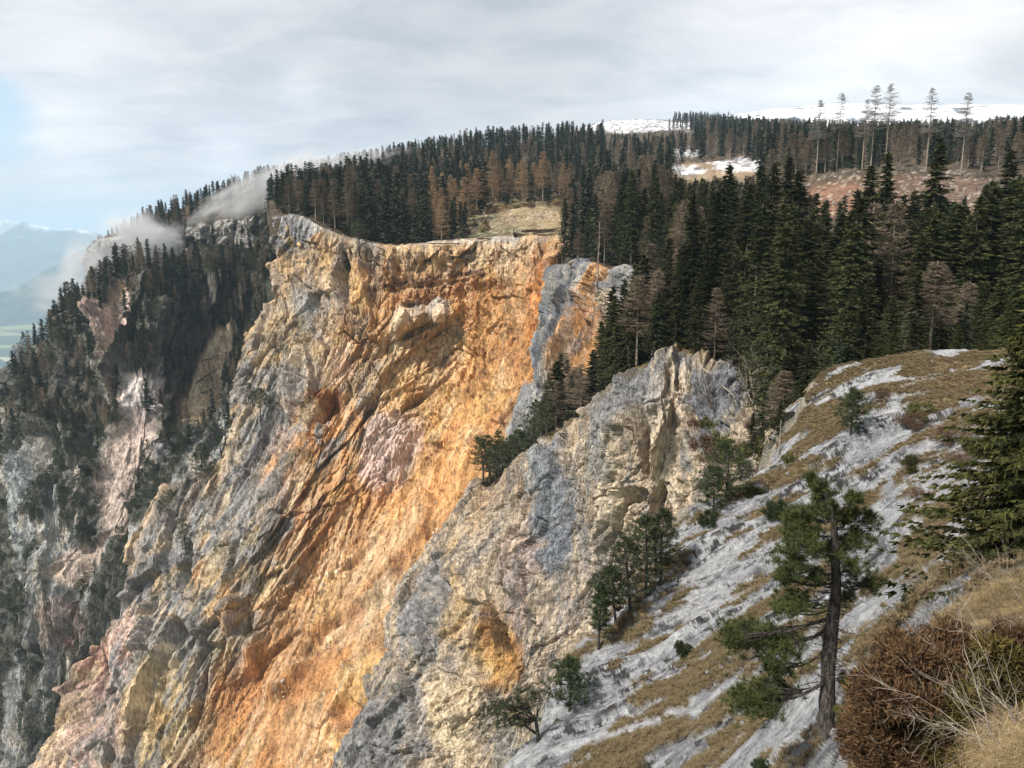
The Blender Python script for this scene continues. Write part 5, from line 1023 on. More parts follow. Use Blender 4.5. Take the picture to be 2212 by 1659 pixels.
snag(on(pf, 1682, 985), 2.6, .07, 'small pale dead tree standing at the left end of the grassy crest', seed=1, nb=18)
for k, (u, Y, vt, lb) in enumerate(((1628,108,560,'tall grey dead trunk in front of the dark stand'),(1662,100,640,'thin bare grey tree left in the dark stand'),(1500,150,560,'grey dead tree above the limestone outcrop'),(1290,205,480,'dead grey conifer on the slope right of the slide'),(1905,100,600,'bare grey tree right in the dark stand'),(1258,128,890,'thin dead tree in front of the grey buttress crest'))):
    p = ground_pt(u, Y) if Y > 130 or u > 1600 else on(pd_, u, 945, 1.5); h = float(P(u, vt, p[1])[2] - p[2]); snag(p, max(h, 3), .22 if h > 10 else .09, lb, (rh.normal() * .04, rh.normal() * .05), 10 + k, 'bark_pale', 46)
def bare_tree(h, seed, mat):
    rng = np.random.default_rng(seed); S = Soup()
    def br(p, d, L, r, lev):
        n = 4; pts = [p]; 
        for i in range(n): d = unit(d + rng.normal(size=3) * .16 + np.array([0, 0, .05])); pts.append(pts[-1] + d * L / n)
        S.tube(np.array(pts), np.linspace(r, r * .45, n + 1), 4 if lev < 2 else 3)
        if lev < 4:
            for i in range(3 if lev else 4): 
                q = rng.integers(1, n + 1); br(pts[q], unit(d + rng.normal(size=3) * .62 + np.array([0, 0, .15])), L * rng.uniform(.5, .8), r * .5, lev + 1)
    for i in range(3): br(np.array([rng.normal() * .1, rng.normal() * .1, -.2]), unit(np.array([rng.normal() * .3, rng.normal() * .3, 1])), h * .42, h * .014, 0)
    return S.mesh('bare_tree', [mat])
BT = [bare_tree(9, 61, M['bark_pale']), bare_tree(9, 62, M['bark']), bare_tree(9, 63, M['bark_pale'])]
for k, (u, Y, vt, lb) in enumerate(((1925,92,560,'leafless pale tree with spreading branches in front of the dark stand'),(1665,98,600,'leafless tree with upright stems left in the dark stand'),(1650,92,690,'low leafless tree at the foot of the dark stand'),(1960,84,620,'small leafless tree below the pale spreading one'),(1545,100,760,'bare bush-like tree beside the limestone outcrop'),(1870,86,650,'grey leafless tree behind the middle of the grassy crest'),(2080,95,600,'leafless tree behind the right part of the crest'))):
    p = ground_pt(u, Y); h = float(P(u, vt, p[1])[2] - p[2]); o = one_part('leafless_tree', BT[k % 3])(tuple(p), k * 1.1, max(h, 3) / 9); tag(o, lb, 'tree', 'leafless trees at the dark stand')
def rock_mesh(seed, sx=1, sy=1, sz=1):
    import bmesh
    rng = np.random.default_rng(seed); bm = bmesh.new()
    for q in unit(rng.normal(size=(22, 3))) * rng.uniform(.8, 1.05, (22, 1)): bm.verts.new(q * np.array((sx, sy, sz)))
    r = bmesh.ops.convex_hull(bm, input=bm.verts); bmesh.ops.delete(bm, geom=[v for v in bm.verts if not v.link_faces], context='VERTS')
    me = bpy.data.meshes.new('rock'); bm.to_mesh(me); bm.free(); a = me.color_attributes.new('Col', 'FLOAT_COLOR', 'POINT'); return me
def colour_rock(me, c):
    a = me.color_attributes['Col']; a.data.foreach_set('color', np.tile(np.array((*c, 1.0), np.float32), len(me.vertices))); me.materials.append(M['stone']); return me
RK = [colour_rock(rock_mesh(s_i, 1, .9, .8), c) for s_i, c in ((1, CREAM), (2, (0.62, 0.50, 0.38)), (3, (0.60, 0.38, 0.2)), (4, (0.5, .45, .4)))]
def boulder(pt, u, v, rpx, label, k, grp=None, sc=(1, 1, 1)):
    p = on(pt, u, v); r = rpx / F0 * p[1]; o = bpy.data.objects.new('boulder', RK[k % 4]); C.objects.link(o); o.location = p; o.scale = (r * sc[0], r * sc[1], r * sc[2]); o.rotation_euler = rh.uniform(0, 6, 3) if sc == (1, 1, 1) else (0.1, .2, .3); return tag(o, label, 'boulder', grp)
RKG = [colour_rock(rock_mesh(s_i, 1, .9, .8), (0.42, 0.42, 0.42)) for s_i in (21, 22)]
bb = rock_mesh(11, 1, 1, 1.25); colour_rock(bb, (0.52, 0.38, 0.26)); RKb = bb
p = on(pc, 948, 675); o = bpy.data.objects.new('boulder', bb); C.objects.link(o); o.location = p + np.array((0, -2.0, 0)); o.scale = (3.0, 3.4, 4.0); o.rotation_euler = (.2, .1, .5); tag(o, 'big pale block wedged high in the orange slide', 'boulder')
bl = [(945,1145,7,'pale boulder alone on the smooth orange chute'),(936,1150,4,'small stone left of the pale boulder on the chute'),(905,1245,5,'pale stone low on the orange chute'),(870,1160,4,'small pale stone above the middle of the chute'),(708,1240,9,'largest of the cream blocks in the middle of the slide'),(728,1236,8,'upright cream block in the middle of the slide'),(745,1245,7,'cream block right of the upright one'),(697,1262,6,'cream block lowest of the cluster in the slide'),(800,1210,6,'cream stone on the fan right of the cluster'),(1065,720,5,'pale stone under the right end of the dark roof'),(960,720,6,'stone just below the big wedged block'),(612,1470,6,'stone on the brown lower chute'),(560,1600,6,'stone near the bottom of the brown chute'),(700,1500,5,'stone among the yellow rubble low on the slide'),(655,505,6,'orange stone on the grey promontory'),(1220,1000,4,'stone at the right border of the slide')]
for k, (u, v, r, lb) in enumerate(bl): boulder(pc, u, v, r, lb, k)
for k in range(70):
    t = rh.random(); u = 990 - 480 * t + rh.normal() * 45; v = 1080 + 520 * t + rh.normal() * 40
    boulder(pc, u, v, rh.uniform(1.6, 3.6), 'small loose stone strewn over the orange chute', k, 'loose stones on the orange chute')
def stump_mesh():
    S = Soup(); S.tube([[0, 0, -.2], [0, 0, .5]], [.34, .26], 7)
    for i in range(5): a = i * 1.26; S.tube([[.15 * math.cos(a), .15 * math.sin(a), .15], [.6 * math.cos(a), .6 * math.sin(a), -.1]], [.12, .05], 4)
    return S.mesh('stump', [M['bark_pale']])
SM = stump_mesh()
for k in range(46):
    u, Y = (rh.uniform(1030, 1195), rh.uniform(312, 390)) if k < 22 else (rh.uniform(1760, 2110), rh.uniform(212, 285)); p = ground_pt(u, Y); o = one_part('tree_stump', SM)(tuple(p), rh.uniform(0, 6), rh.uniform(1.1, 2.0)); tag(o, 'pale cut stump in the yellow clearing above the slide' if k < 22 else 'pale cut stump on the reddish clearing behind the tall spruces', 'stump', 'stumps in the yellow clearing' if k < 22 else 'stumps on the reddish clearing')
SL = Soup()
for i in range(900):
    u, Y = (rh.uniform(1020, 1205), rh.uniform(308, 400)) if i < 450 else (rh.uniform(1740, 2150), rh.uniform(205, 290)); x = (u - W0 / 2) / F0 / CP * Y * .984; a = rh.random() * 3.14; l = rh.uniform(.5, 2.6); z = 0
    if i == 0: xs = []
    xs.append((x, Y, a, l))
xs = np.array(xs); zz = ground_z(xs[:, 0], xs[:, 1]) + .45
for (x, Y, a, l), z in zip(xs, zz): SL.tube([[x - l * math.cos(a) / 2, Y - l * math.sin(a) / 2, z], [x + l * math.cos(a) / 2, Y + l * math.sin(a) / 2, z + rh.uniform(-.1, .5)]], [.12, .05], 3, int(rh.random() < .4))
tag(link('brushwood', SL.mesh('brushwood', [M['bark_pale'], M['log']])), 'cut branches and chips strewn over the felled clearings', 'brushwood', kind='stuff')
# low shrubs of the clearing edge, buff coloured
BU = [bush(1.4, 1.7, 900, .38, .10, 301 + i, [[M['straw'], M['shrub'], M['shrub_brown']][i], M['bark']], 14) for i in range(3)]
for k in range(60):
    if k < 34: u, Y = rh.uniform(960, 1215), rh.uniform(385, 402)
    elif k < 48: u, Y = rh.uniform(930, 1060), rh.uniform(312, 350)
    else: u, Y = rh.uniform(1500, 1700), rh.uniform(72, 100)
    p = ground_pt(u, Y); i = [0, 0, 1, 2][k % 4] if k < 48 else 1 + k % 2
    o = one_part('shrub', BU[i])(tuple(p), rh.uniform(0, 6), rh.uniform(.9, 2.0) if k < 48 else rh.uniform(.7, 1.3)); nm = ['buff', 'dark green', 'brown'][i]
    tag(o, nm + (' shrub at the far edge of the yellow clearing' if k < 34 else ' shrub between young trees left of the yellow clearing' if k < 48 else ' shrub at the foot of the dark stand'), 'shrub', nm + (' shrubs behind the clearing' if k < 34 else ' shrubs left of the clearing' if k < 48 else ' shrubs at the foot of the stand'))

# ---------------------------------------------------------------- foreground slope: shrubs, small pines, grass
def px_m(p, px): return px / F0 * (p[1] * CP - p[2] * SP)
FB = {'green': bush(1, 1.1, 5200, .13, .035, 311, [M['shrub'], M['bark']], 24), 'olive': bush(1, .8, 5200, .12, .035, 312, [M['spruce_warm'], M['bark']], 24), 'brown': bush(1, .9, 3600, .14, .022, 313, [M['shrub_brown'], M['bark']], 60), 'dark': bush(1, 1.2, 5200, .13, .04, 314, [M['pine_dark'], M['bark']], 24)}
for u, v, w, kd, lb in ((1692,1118,44,'dark','dark green juniper bush hanging over the bright slab'),(1622,1070,32,'olive','yellow-green bush at the left edge of the grassy slope'),(1585,1085,34,'brown','leafless brown bush left of the yellow-green one'),(1525,1135,26,'dark','dark bush at the top of the long left slab'),(1545,1120,18,'olive','small olive bush next to the dark one'),(1706,1000,20,'green','round green bush on the grass below the dead tree'),
   (1975,925,40,'brown','wide brown bush in the upper middle of the slope'),(1985,905,34,'green','green and brown bush behind the wide brown one'),(1972,1010,34,'olive','yellowish bush between two slabs'),(2050,960,44,'brown','reddish leafless scrub right of the middle slab'),(2075,1010,34,'brown','grey-brown scrub under the right spruce'),(1480,1412,28,'dark','dark juniper on the grass patch above the pine branch'),(1990,1080,28,'brown','low brown scrub below the yellowish bush'),(2120,985,40,'green','green bush close to the big right spruce'),
   (1832,1560,34,'green','bright green bush right behind the pine trunk'),(1838,1480,30,'green','green bush between pine trunk and brown juniper'),(1840,1620,30,'olive','light green fir-like bush at the foot of the pine'),(1900,860,24,'brown','low brown bush on the upper slope'),(2150,1440,46,'green','green shrub under the right spruce'),(2170,1370,40,'brown','reddish scrub at the right border'),(1650,1665,30,'dark','small dark bush at the lower edge of the picture')):
    p = on(pf, u, v); r = px_m(p, w); o = one_part('bush', FB[kd])(tuple(p - np.array((0, 0, .1 * r))), rh.uniform(0, 6), r); tag(o, lb, 'bush')
for k in range(60):
    u = rh.uniform(1350, 2050); v = rh.uniform(900, 1640); p = on(pf, u, v)
    if p[1] < 10: continue
    r = rh.uniform(.06, .2); o = bpy.data.objects.new('stone', RKG[k % 2]); C.objects.link(o); o.location = p; o.scale = (r, r, r * .7); o.rotation_euler = rh.uniform(0, 6, 3); tag(o, 'small loose grey stone on the grassy slab slope', 'stone', 'loose stones on the grassy slope')
def fine_pine(h, R, seed, lean=(0, 0), nb=40, base=.22):
    tm, S = pine_tree(h, R, nb, seed, base, lean, 11, .20, 10, .030, .6); return tm, S.mesh('pine_crown', [M['pine_dark'], M['bark_pine']])
for k, (u, v, vt, Rr, lean, lb) in enumerate(((1838,940,845,.30,(0,0),'small dense pine standing on the upper slope'),(1392,1290,1118,.26,(0,0),'pine with a thin top at the left edge of the long slab'),(1358,1330,1165,.34,(-.05,0),'bushy pine below the thin-topped one'),(1425,1262,1105,.2,(.03,0),'slender pine right of the thin-topped one'),(1330,1345,1230,.32,(-.1,0),'lowest pine of the group over the long slab'),(1293,1400,1262,.13,(0,0),'very thin young pine leaning out over the gorge'),
   (1232,1535,1428,.34,(0,0),'dark pine at the lower left end of the slab'),(1568,1075,958,.36,(0,0),'dark fir-like pine left of the leafless brown bush'),(1540,1110,1010,.34,(0,0),'small dark pine in front of the cream wall'))):
    p = on(pf, u, v); h = float(P(u, vt, p[1])[2] - p[2]); tm, cm = fine_pine(h, Rr * h, 401 + k, lean, 44 if h > 2 else 30, .12 if k in (0, 6, 7, 8) else .25); o = two_part('pine_tree', tm, cm)(tuple(p), 0, 1); tag(o, lb, 'tree')
# the pine that leans out at the bottom left of the slab
p = on(pf, 1165, 1600); rng = np.random.default_rng(77); root = empty('pine_tree', tuple(p)); mpx = px_m(p, 1.0)
T = Soup(); tp = np.array([[0, 0, -.4], [-.03, 0, .2], [-.12, 0, .9], [-.5, 0, 1.4], [-1.0, -.1, 1.55]]) * np.array([mpx / .0185] * 3); T.tube(tp, [.12, .1, .085, .06, .03], 6)
T.tube([[-.06, 0, .3], [-.6, .1, .65], [-1.2, .1, .75]], [.07, .05, .02], 5); link('trunk', T.mesh('pine_trunk', [M['bark_pine']], True), [], root)
S = Soup(); cs = []
for (cu, cv, ru, rv, n) in ((1075,1530,32,22,60),(1120,1520,36,22,55),(1150,1500,30,20,40),(1095,1560,44,18,55),(1180,1495,24,18,26),(1140,1560,30,12,24)):
    q = np.stack([rng.normal(size=n) * ru * .55 + cu, rng.normal(size=n) * rv * .55 + cv, p[1] + rng.normal(size=n) * .5], 1); cs.append(P(q[:, 0], q[:, 1], q[:, 2]) - p)
cs = np.concatenate(cs); puffs(S, cs, .2, 18, .022, rng)
for c in cs[::3]: j = tp[rng.integers(2, 5)]; S.tube([j, (j + c) / 2 + (0, 0, -.05), c], [.025, .015, .006], 3, 1)
link('crown', S.mesh('pine_crown', [M['pine_dark'], M['bark_pine']]), [], root); tag(root, 'crooked dark pine leaning out to the left over the gorge', 'tree')
# the big pine
p = on(pf, 1782, 1622, 2, 2, 15.0); p[2] -= .1; Yp = p[1]; rng = np.random.default_rng(99); root = empty('pine_tree', tuple(p))
loc = lambda u, v, dy=0.0: P(u, v, Yp + dy) - p
tk = [(1782,1640,0),(1785,1560,0),(1788,1480,.05),(1792,1400,.1),(1800,1330,.1),(1806,1270,.1),(1804,1200,.05),(1802,1140,0),(1792,1090,0),(1775,1050,0),(1762,1020,0)]
tp = catmull(np.array([loc(*q) for q in tk]), 34, 0); T = Soup(); rr = np.interp(np.linspace(0, 1, 34), [0, .06, .3, .5, .7, 1], [.235, .205, .165, .125, .075, .012]) * (Yp / 18.0)
T.tube(tp, rr * (1 + .05 * rng.normal(size=34)), 12); link('trunk', T.mesh('pine_trunk', [M['bark_pine']], True), [], root)
def trunk_at(v):
    vs = np.array([q[1] for q in tk]); k = np.interp(-v, -vs, np.arange(len(tk))); return tp[int(round(k / (len(tk) - 1) * 33))]
clouds = [(1615,1372,50,34,130,1330),(1680,1390,46,36,90,1350),(1582,1380,20,22,34,1330),(1625,1512,48,32,105,1470),(1680,1492,34,22,45,1470),(1675,1445,34,18,40,1400),(1722,1300,38,26,44,1290),(1688,1315,26,18,22,1310),(1712,1215,32,36,50,1240),(1690,1250,22,22,24,1260),(1735,1165,40,34,66,1190),(1712,1130,26,24,32,1160),(1785,1105,30,34,60,1130),(1838,1112,26,22,34,1150),(1850,1165,36,28,46,1190),(1880,1120,16,16,16,1150),(1772,1062,24,30,40,1080),(1752,1032,10,18,14,1050),(1845,1075,18,18,22,1110),(1872,1262,34,16,26,1260),(1790,1195,36,24,34,1200),(1845,1225,26,20,22,1240),(1755,1245,26,22,26,1250),(1830,1290,14,20,12,1280),(1740,1110,24,20,26,1120)]
S = Soup(); B = Soup()
for (cu, cv, ru, rv, n, sv0) in clouds:
    n = int(n * 1.45)
    o0 = trunk_at(sv0); c0 = loc(cu, cv, rng.normal() * .4 * ru / 40); m_ = (o0 + c0) / 2 + np.array([0, rng.normal() * .08, -.10]); B.tube(catmull(np.array([o0, m_, c0]), 9, 0), np.linspace(.045 if n > 75 else .028, .010, 9), 6)
    q = c0 + np.stack([rng.normal(size=n) * ru * .6, rng.normal(size=n) * ru * .7, rng.normal(size=n) * rv * .6], 1) * mpx * 0 + np.stack([rng.normal(size=n) * ru * .52, rng.normal(size=n) * ru * .6, rng.normal(size=n) * rv * .42], 1) * px_m(p, 1.0)
    puffs(S, q, .15, 38, .012, rng, 0, .7)
    for c in q[::2]: t_0 = rng.uniform(.35, .95); s0 = o0 * (1 - t_0) ** 2 + 2 * m_ * t_0 * (1 - t_0) + c0 * t_0 ** 2; B.tube([s0, (s0 + c) / 2 - (0, 0, .03), c], [.014, .009, .004], 3)
for i in range(120):                                          # bare dead twigs around the trunk
    v0 = rng.uniform(1180, 1500); o0 = trunk_at(v0); a = rng.random() * 6.28; l = rng.uniform(.2, .9); e = o0 + np.array([l * math.cos(a) - .1, l * math.sin(a) * .6, rng.normal() * .12]); m_ = (o0 + e) / 2 + rng.normal(size=3) * .05
    B.tube([o0, m_, e], [.014, .009, .003], 3)
    for j in range(3): B.tube([m_, m_ + rng.normal(size=3) * .16], [.006, .002], 3)
link('needles', S.mesh('pine_needles', [M['pine']]), [], root); link('branches', B.mesh('pine_branches', [M['bark_pine']]), [], root); tag(root, 'large pine with a thick grey trunk and its branches swept to the left', 'tree')
# the spruces on the right
for k, (u, Y, vt, vb, Rr, lb) in enumerate(((2285,14.5,440,1350,3.4,'big olive-green spruce reaching in from the right border'),(2360,22,560,1200,3.8,'second olive spruce behind the big one at the right border'))):
    S = Soup(); b_ = P(u, vb, Y); H = float(P(u, vt, Y)[2] - b_[2]); rng = np.random.default_rng(500 + k); spruce_crown(S, H, Rr, (.10, .16)[k], (14, 8)[k], 18, (5, 4)[k], (.26, .32)[k], rng, .02, .04)
    tm, _, _ = trunk_mesh('spruce_trunk', H, .2, M['bark'], rng); o = two_part('spruce_tree', tm, S.mesh('spruce_crown', [M['spruce_warm'], M['bark']]))(tuple(b_), .4, 1); tag(o, lb, 'tree')
for k, (u, Y, vt, lb) in enumerate(((2230,36,700,'spruce at the right end of the grassy crest'),(2075,62,700,'young green spruce behind the right part of the crest'),(2010,64,735,'small bright spruce just behind the crest'),(1935,66,700,'bushy spruce behind the middle of the crest'),(2130,62,690,'young spruce rising behind the crest near the right border'),(2180,60,650,'taller young spruce behind the crest near the right border'),(1700,64,860,'dark bushy spruce left of the crest'),(1640,70,890,'dark spruce in the hollow left of the crest'),(1665,64,930,'low spruce in the hollow left of the crest'),(1770,66,800,'spruce just behind the left end of the crest'))):
    p = ground_pt(u, Y) if Y > 50 else on(pf, min(u, 2300), 800); h = float(P(u, vt, p[1])[2] - p[2]); tm, cm = NEAR[k % 4]; cm = cm.copy(); cm.materials[0] = M['spruce_warm'] if k not in (6, 7, 8) else M['spruce']; o = two_part('spruce_tree', tm, cm)(tuple(p), k, h / 28); o.scale = (h / 28 * 1.5, h / 28 * 1.5, h / 28); tag(o, lb, 'tree')
# brown juniper
for k, (u, v, w, hs, mt, n, lb) in enumerate(((1960,1650,158,2.15,'juniper',60000,'large rust-brown juniper right of the big pine'),(1885,1640,70,3.0,'juniper',22000,'smaller rust-brown juniper touching the pine trunk'),(2075,1640,100,2.6,'juniper_green',34000,'olive-brown juniper near the right border'),(2140,1540,80,2.4,'juniper_green',22000,'green juniper behind the olive-brown one'),(2195,1500,80,2.2,'juniper',22000,'dull brown juniper at the right border under the spruce'),(2010,1550,70,2.6,'juniper',18000,'low brown juniper behind the large one'))):
    p = on(pf, u, v); r = px_m(p, w); me = bush(r, r * hs * .92, int(n * 1.1), .058, .014, 601 + k, [M[mt], M['dead']], 60, clumps=120); o = one_part('juniper_bush', me)(tuple(p - np.array((0, 0, .05))), 0, 1); tag(o, lb, 'bush')
# dead shrubs with long pale stems
def dead_shrub(n, L, seed, dirs):
    rng = np.random.default_rng(seed); S = Soup()
    for i in range(n):
        d = unit(np.array(dirs) + rng.normal(size=3) * .38); p_ = np.array([rng.normal() * .12, rng.normal() * .12, 0]); pts = [p_]; l = L * rng.uniform(.5, 1.1)
        for j in range(7): d = unit(d + rng.normal(size=3) * .1 + np.array([0, 0, -.03])); pts.append(pts[-1] + d * l / 7)
        r0 = rng.uniform(.004, .008) * L / 1.2; S.tube(np.array(pts), np.linspace(r0, r0 * .25, 8), 4)
        for j in range(9):
            q = pts[rng.integers(2, 8)]; dd = unit(d + rng.normal(size=3) * .6); e = q + dd * l * rng.uniform(.1, .35); S.tube([q, (q + e) / 2 + rng.normal(size=3) * .02, e], [r0 * .4, r0 * .3, r0 * .12], 3)
    return S.mesh('dead_shrub', [M['dead']])
for k, (u, v, L, dr, n, lb) in enumerate(((2215,1590,.9,(-.8,.2,.75),10,'dead shrub with long pale stems above the bottom right corner'),(2230,1500,.8,(-.6,.2,.7),9,'pale dead twigs rising at the right border'),(2140,1600,.8,(-1,.1,.35),8,'pale twigs reaching left over the brown juniper'),(2215,1420,.9,(-.5,.1,.8),9,'grey dead stems under the right spruce'),(1990,1300,1.1,(0,.1,1),22,'grey leafless shrub in front of the middle slab'),(2150,1260,1.1,(-.6,0,.6),10,'dead branches hanging from the foot of the right spruce'),(2225,1650,.5,(-.5,.2,.9),10,'short pale stems in the bottom right corner'),(2130,1655,.7,(-.6,.1,.9),14,'pale stems bending over the straw left of the corner'),(2190,1560,.8,(-.9,.1,.5),14,'tangle of pale stems above the straw mound'))):
    p = on(pf, u, v); o = link('dead_shrub', dead_shrub(n, L, 700 + k, dr)); o.location = p; tag(o, lb, 'shrub')
# grass
def tuft(n, L, w, seed, mat, spread=.5):
    rng = np.random.default_rng(seed); S = Soup(); a = rng.random(n) * 6.28; b = np.stack([rng.normal(size=n) * .05 * L / .2, rng.normal(size=n) * .05 * L / .2, np.full(n, -.02)], 1)
    o1 = np.stack([np.cos(a) * spread, np.sin(a) * spread, np.ones(n)], 1); l = L * rng.uniform(.5, 1.2, n); m1 = b + unit(o1) * l[:, None] * .55; e = m1 + unit(np.stack([np.cos(a), np.sin(a), rng.uniform(-.5, .4, n)], 1)) * l[:, None] * .5
    s = np.stack([-np.sin(a), np.cos(a), a * 0], 1) * w
    S.tris(np.concatenate([np.stack([b - s * .5, b + s * .5, m1 + s * .4], 1), np.stack([b - s * .5, m1 + s * .4, m1 - s * .4], 1), np.stack([m1 - s * .4, m1 + s * .4, e], 1)])); return S.mesh('grass_tuft', [mat])
tm1 = tuft(34, .26, .016, 1, M['grass'], .7); tm2 = tuft(110, .42, .0045, 2, M['straw'], .7)
pt1 = one_part('grass_tuft', tm1)(tuple(on(pf, 1640, 1060)), 0, 1); tag(pt1, 'dry brown grass tuft left of the upper slab', 'grass tuft'); pt2 = one_part('grass_tuft', tm2)(tuple(on(pf, 2190, 1600)), 0, 1); tag(pt2, 'pale straw tussock at the right border', 'grass tuft')
gi_, gj_ = np.nonzero((gm > .7) & (pf.X[..., 1] > 11.5) & (pf.c > 1.9) & (pf.uu < 2330) & (pf.vv > 760) & (pf.vv < 1740) & (pf.r > 1.5))
sel = rh.permutation(len(gi_))[:30000]; X_ = pf.X[gi_[sel], gj_[sel]]; rows = np.c_[X_ + rh.normal(size=X_.shape) * .04, rh.uniform(0, 6.28, len(sel)), rh.uniform(.3, .95, len(sel)) ** 1.2]
tag(scatter_object('dry_grass', rows, pt1), 'dry brown grass growing in bands between the slabs', 'grass')
gi_, gj_ = np.nonzero((gm > .5) & (pf.X[..., 1] > 3.5) & (pf.X[..., 1] <= 12) & (pf.uu < 2300) & (pf.vv < 1760)); sel = rh.permutation(len(gi_))[:5000]; X_ = pf.X[gi_[sel], gj_[sel]]; rows1 = np.c_[X_, rh.uniform(0, 6.28, len(sel)), rh.uniform(.15, .36, len(sel))]
gi_, gj_ = np.nonzero((pf.c > 7.2) & (pf.X[..., 0] > 1.2) & (pf.X[..., 0] < 16) & (pf.X[..., 1] > -1) & (pf.X[..., 1] < 16) & ((pf.uu > 2212) | (pf.X[..., 1] < 2))); sel = rh.permutation(len(gi_))[:9000]; X_ = pf.X[gi_[sel], gj_[sel]]; rows1 = np.concatenate([rows1, np.c_[X_, rh.uniform(0, 6.28, len(sel)), rh.uniform(.2, .5, len(sel))]])
gi_, gj_ = np.nonzero((pf.X[..., 1] > 3.5) & (pf.uu > 2120) & (pf.uu < 2300) & (pf.vv > 1540) & (pf.vv < 1760) & ((pf.uu - 2212) * .9 + (pf.vv - 1600) > -60))
sel = rh.permutation(len(gi_))[:2400]; X_ = pf.X[gi_[sel], gj_[sel]]; rows = np.concatenate([rows1, np.c_[X_, rh.uniform(0, 6.28, len(sel)), rh.uniform(.3, .6, len(sel))]])
tag(scatter_object('straw_grass', rows, pt2), 'pale dry straw on the mound in the bottom right corner', 'grass')

# ---------------------------------------------------------------- village in the valley
def house(p, rz, w, l, h, label, wall=(.8, .79, .76), roof=(.25, .16, .13)):
    r = empty('house', p, rz); S = Soup(); x, y = w / 2, l / 2
    V = [(-x, -y, 0), (x, -y, 0), (x, y, 0), (-x, y, 0), (-x, -y, h), (x, -y, h), (x, y, h), (-x, y, h), (0, -y, h * 1.5), (0, y, h * 1.5)]
    me = bpy.data.meshes.new('wall'); me.from_pydata(V, [], [(0, 1, 5, 8, 4), (1, 2, 6, 5), (2, 3, 7, 9, 6), (3, 0, 4, 7)]); link('wall', me, M['house_wall'], r)
    e = 1.0; Rv = [(-x - e, -y - e, h - .5), (0, -y - e, h * 1.5 + .3), (x + e, -y - e, h - .5), (-x - e, y + e, h - .5), (0, y + e, h * 1.5 + .3), (x + e, y + e, h - .5)]
    me = bpy.data.meshes.new('roof'); me.from_pydata(Rv, [], [(0, 1, 4, 3), (1, 2, 5, 4)]); link('roof', me, M['house_roof'], r); return tag(r, label, 'house', 'white houses of the valley village')
M['house_wall'] = bark_mat('house_plaster', (.74, .73, .70), (.82, .81, .78), .1, 0); M['house_roof'] = bark_mat('house_tiles', (.55, .54, .53), (.75, .74, .72), .1, 0)
for k in range(18):
    u = rh.uniform(22, 62) if k < 12 else rh.uniform(84, 112); v = rh.uniform(684, 700); e_ = P(u, v, 1.0); Y = -985 / e_[2]; q = P(u, v, Y); house((q[0], q[1], -1000), rh.uniform(0, 3), 26, 44, 16, 'tiny white house in the hazy valley village far below')

# ---------------------------------------------------------------- air: haze over everything, wisps of mist on the left ridge
def box(name, lo, hi):
    (a, b, c), (d_, e, f) = lo, hi; me = bpy.data.meshes.new(name); me.from_pydata([(a, b, c), (d_, b, c), (d_, e, c), (a, e, c), (a, b, f), (d_, b, f), (d_, e, f), (a, e, f)], [], [(0, 3, 2, 1), (4, 5, 6, 7), (0, 1, 5, 4), (1, 2, 6, 5), (2, 3, 7, 6), (3, 0, 4, 7)]); o = bpy.data.objects.new(name, me); C.objects.link(o); return o
hz = box('haze', (-43000, -21000, -1250), (43000, 43000, 800)); hm = bpy.data.materials.new('air'); hm.use_nodes = True; t = hm.node_tree; t.nodes.clear()
ho = nd(t, 'ShaderNodeOutputMaterial'); pv = nd(t, 'ShaderNodeVolumePrincipled'); pv.inputs['Density'].default_value = 0.000065; pv.inputs['Color'].default_value = (0.62, 0.82, 1.0, 1); t.links.new(pv.outputs[0], ho.inputs['Volume'])
hz.data.materials.append(hm); tag(hz, kind='stuff'); hz['label'] = 'pale blue haze filling the air over the valley'
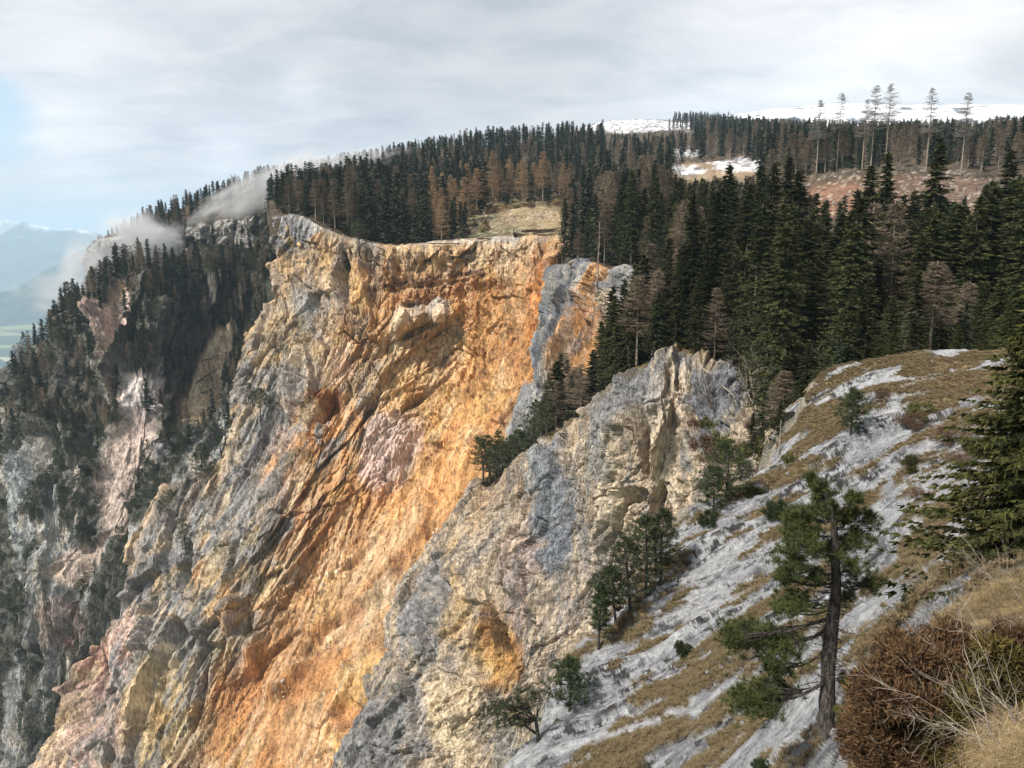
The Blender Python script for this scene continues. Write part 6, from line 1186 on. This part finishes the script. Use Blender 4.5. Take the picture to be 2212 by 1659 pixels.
def mist(u, v, Y, rx, ry, rz_, dens, tilt, seed, label):
    import bmesh
    bm = bmesh.new(); bmesh.ops.create_icosphere(bm, subdivisions=3, radius=1.0); me = bpy.data.meshes.new('mist'); bm.to_mesh(me); bm.free()
    m = bpy.data.materials.new('mist'); m.use_nodes = True; t = m.node_tree; t.nodes.clear(); ou = nd(t, 'ShaderNodeOutputMaterial'); pv = nd(t, 'ShaderNodeVolumePrincipled'); pv.inputs['Color'].default_value = (.985, .985, .99, 1); pv.inputs['Anisotropy'].default_value = -0.3
    tcn = nd(t, 'ShaderNodeTexCoord'); ln = nd(t, 'ShaderNodeVectorMath', operation='LENGTH'); t.links.new(tcn.outputs['Object'], ln.inputs[0]); mp = nd(t, 'ShaderNodeMapping'); mp.inputs['Location'].default_value = (seed, 0, 0); t.links.new(tcn.outputs['Object'], mp.inputs[0])
    n = nd(t, 'ShaderNodeTexNoise'); n.inputs['Scale'].default_value = 1.9; n.inputs['Detail'].default_value = 4; n.inputs['Distortion'].default_value = .6; t.links.new(mp.outputs[0], n.inputs[0])
    f = mth(t, 'SUBTRACT', 1.0, ln.outputs['Value']); g_ = mth(t, 'SUBTRACT', mth(t, 'ADD', n.outputs[0], mth(t, 'MULTIPLY', f, .35)), .55); g_ = mth(t, 'MULTIPLY', mth(t, 'MAXIMUM', g_, 0.0), mth(t, 'MINIMUM', mth(t, 'MULTIPLY', f, 4.0), 1.0))
    t.links.new(mth(t, 'MULTIPLY', g_, dens * 5), pv.inputs['Density']); t.links.new(pv.outputs[0], ou.inputs['Volume'])
    o = link('mist', me, m); o.location = P(u, v, Y); o.scale = (rx, ry, rz_); o.rotation_euler = (0, tilt, 0); tag(o, label, 'mist', 'wisps of mist on the left ridge', 'stuff')
mist(300, 515, 630, 38, 26, 30, .05, .2, 1, 'bright wisp of mist in front of the farthest left cliff')
mist(215, 590, 600, 36, 24, 34, .035, .3, 5, 'thin mist drifting left of the ridge over the valley')
mist(575, 400, 520, 46, 18, 17, .045, -.5, 9, 'grey wisp of mist rising between the trees left of the promontory')
mist(470, 440, 560, 30, 16, 9, .035, -.6, 17, 'small wisp of mist between the two larger ones')
mist(640, 372, 540, 34, 16, 12, .04, -.5, 21, 'wisp of mist climbing the skyline trees')
mist(130, 640, 560, 40, 24, 20, .02, .3, 25, 'faint mist over the valley side of the ridge')
mist(720, 352, 560, 60, 20, 10, .04, -.15, 13, 'flat veil of mist over the trees of the left skyline')
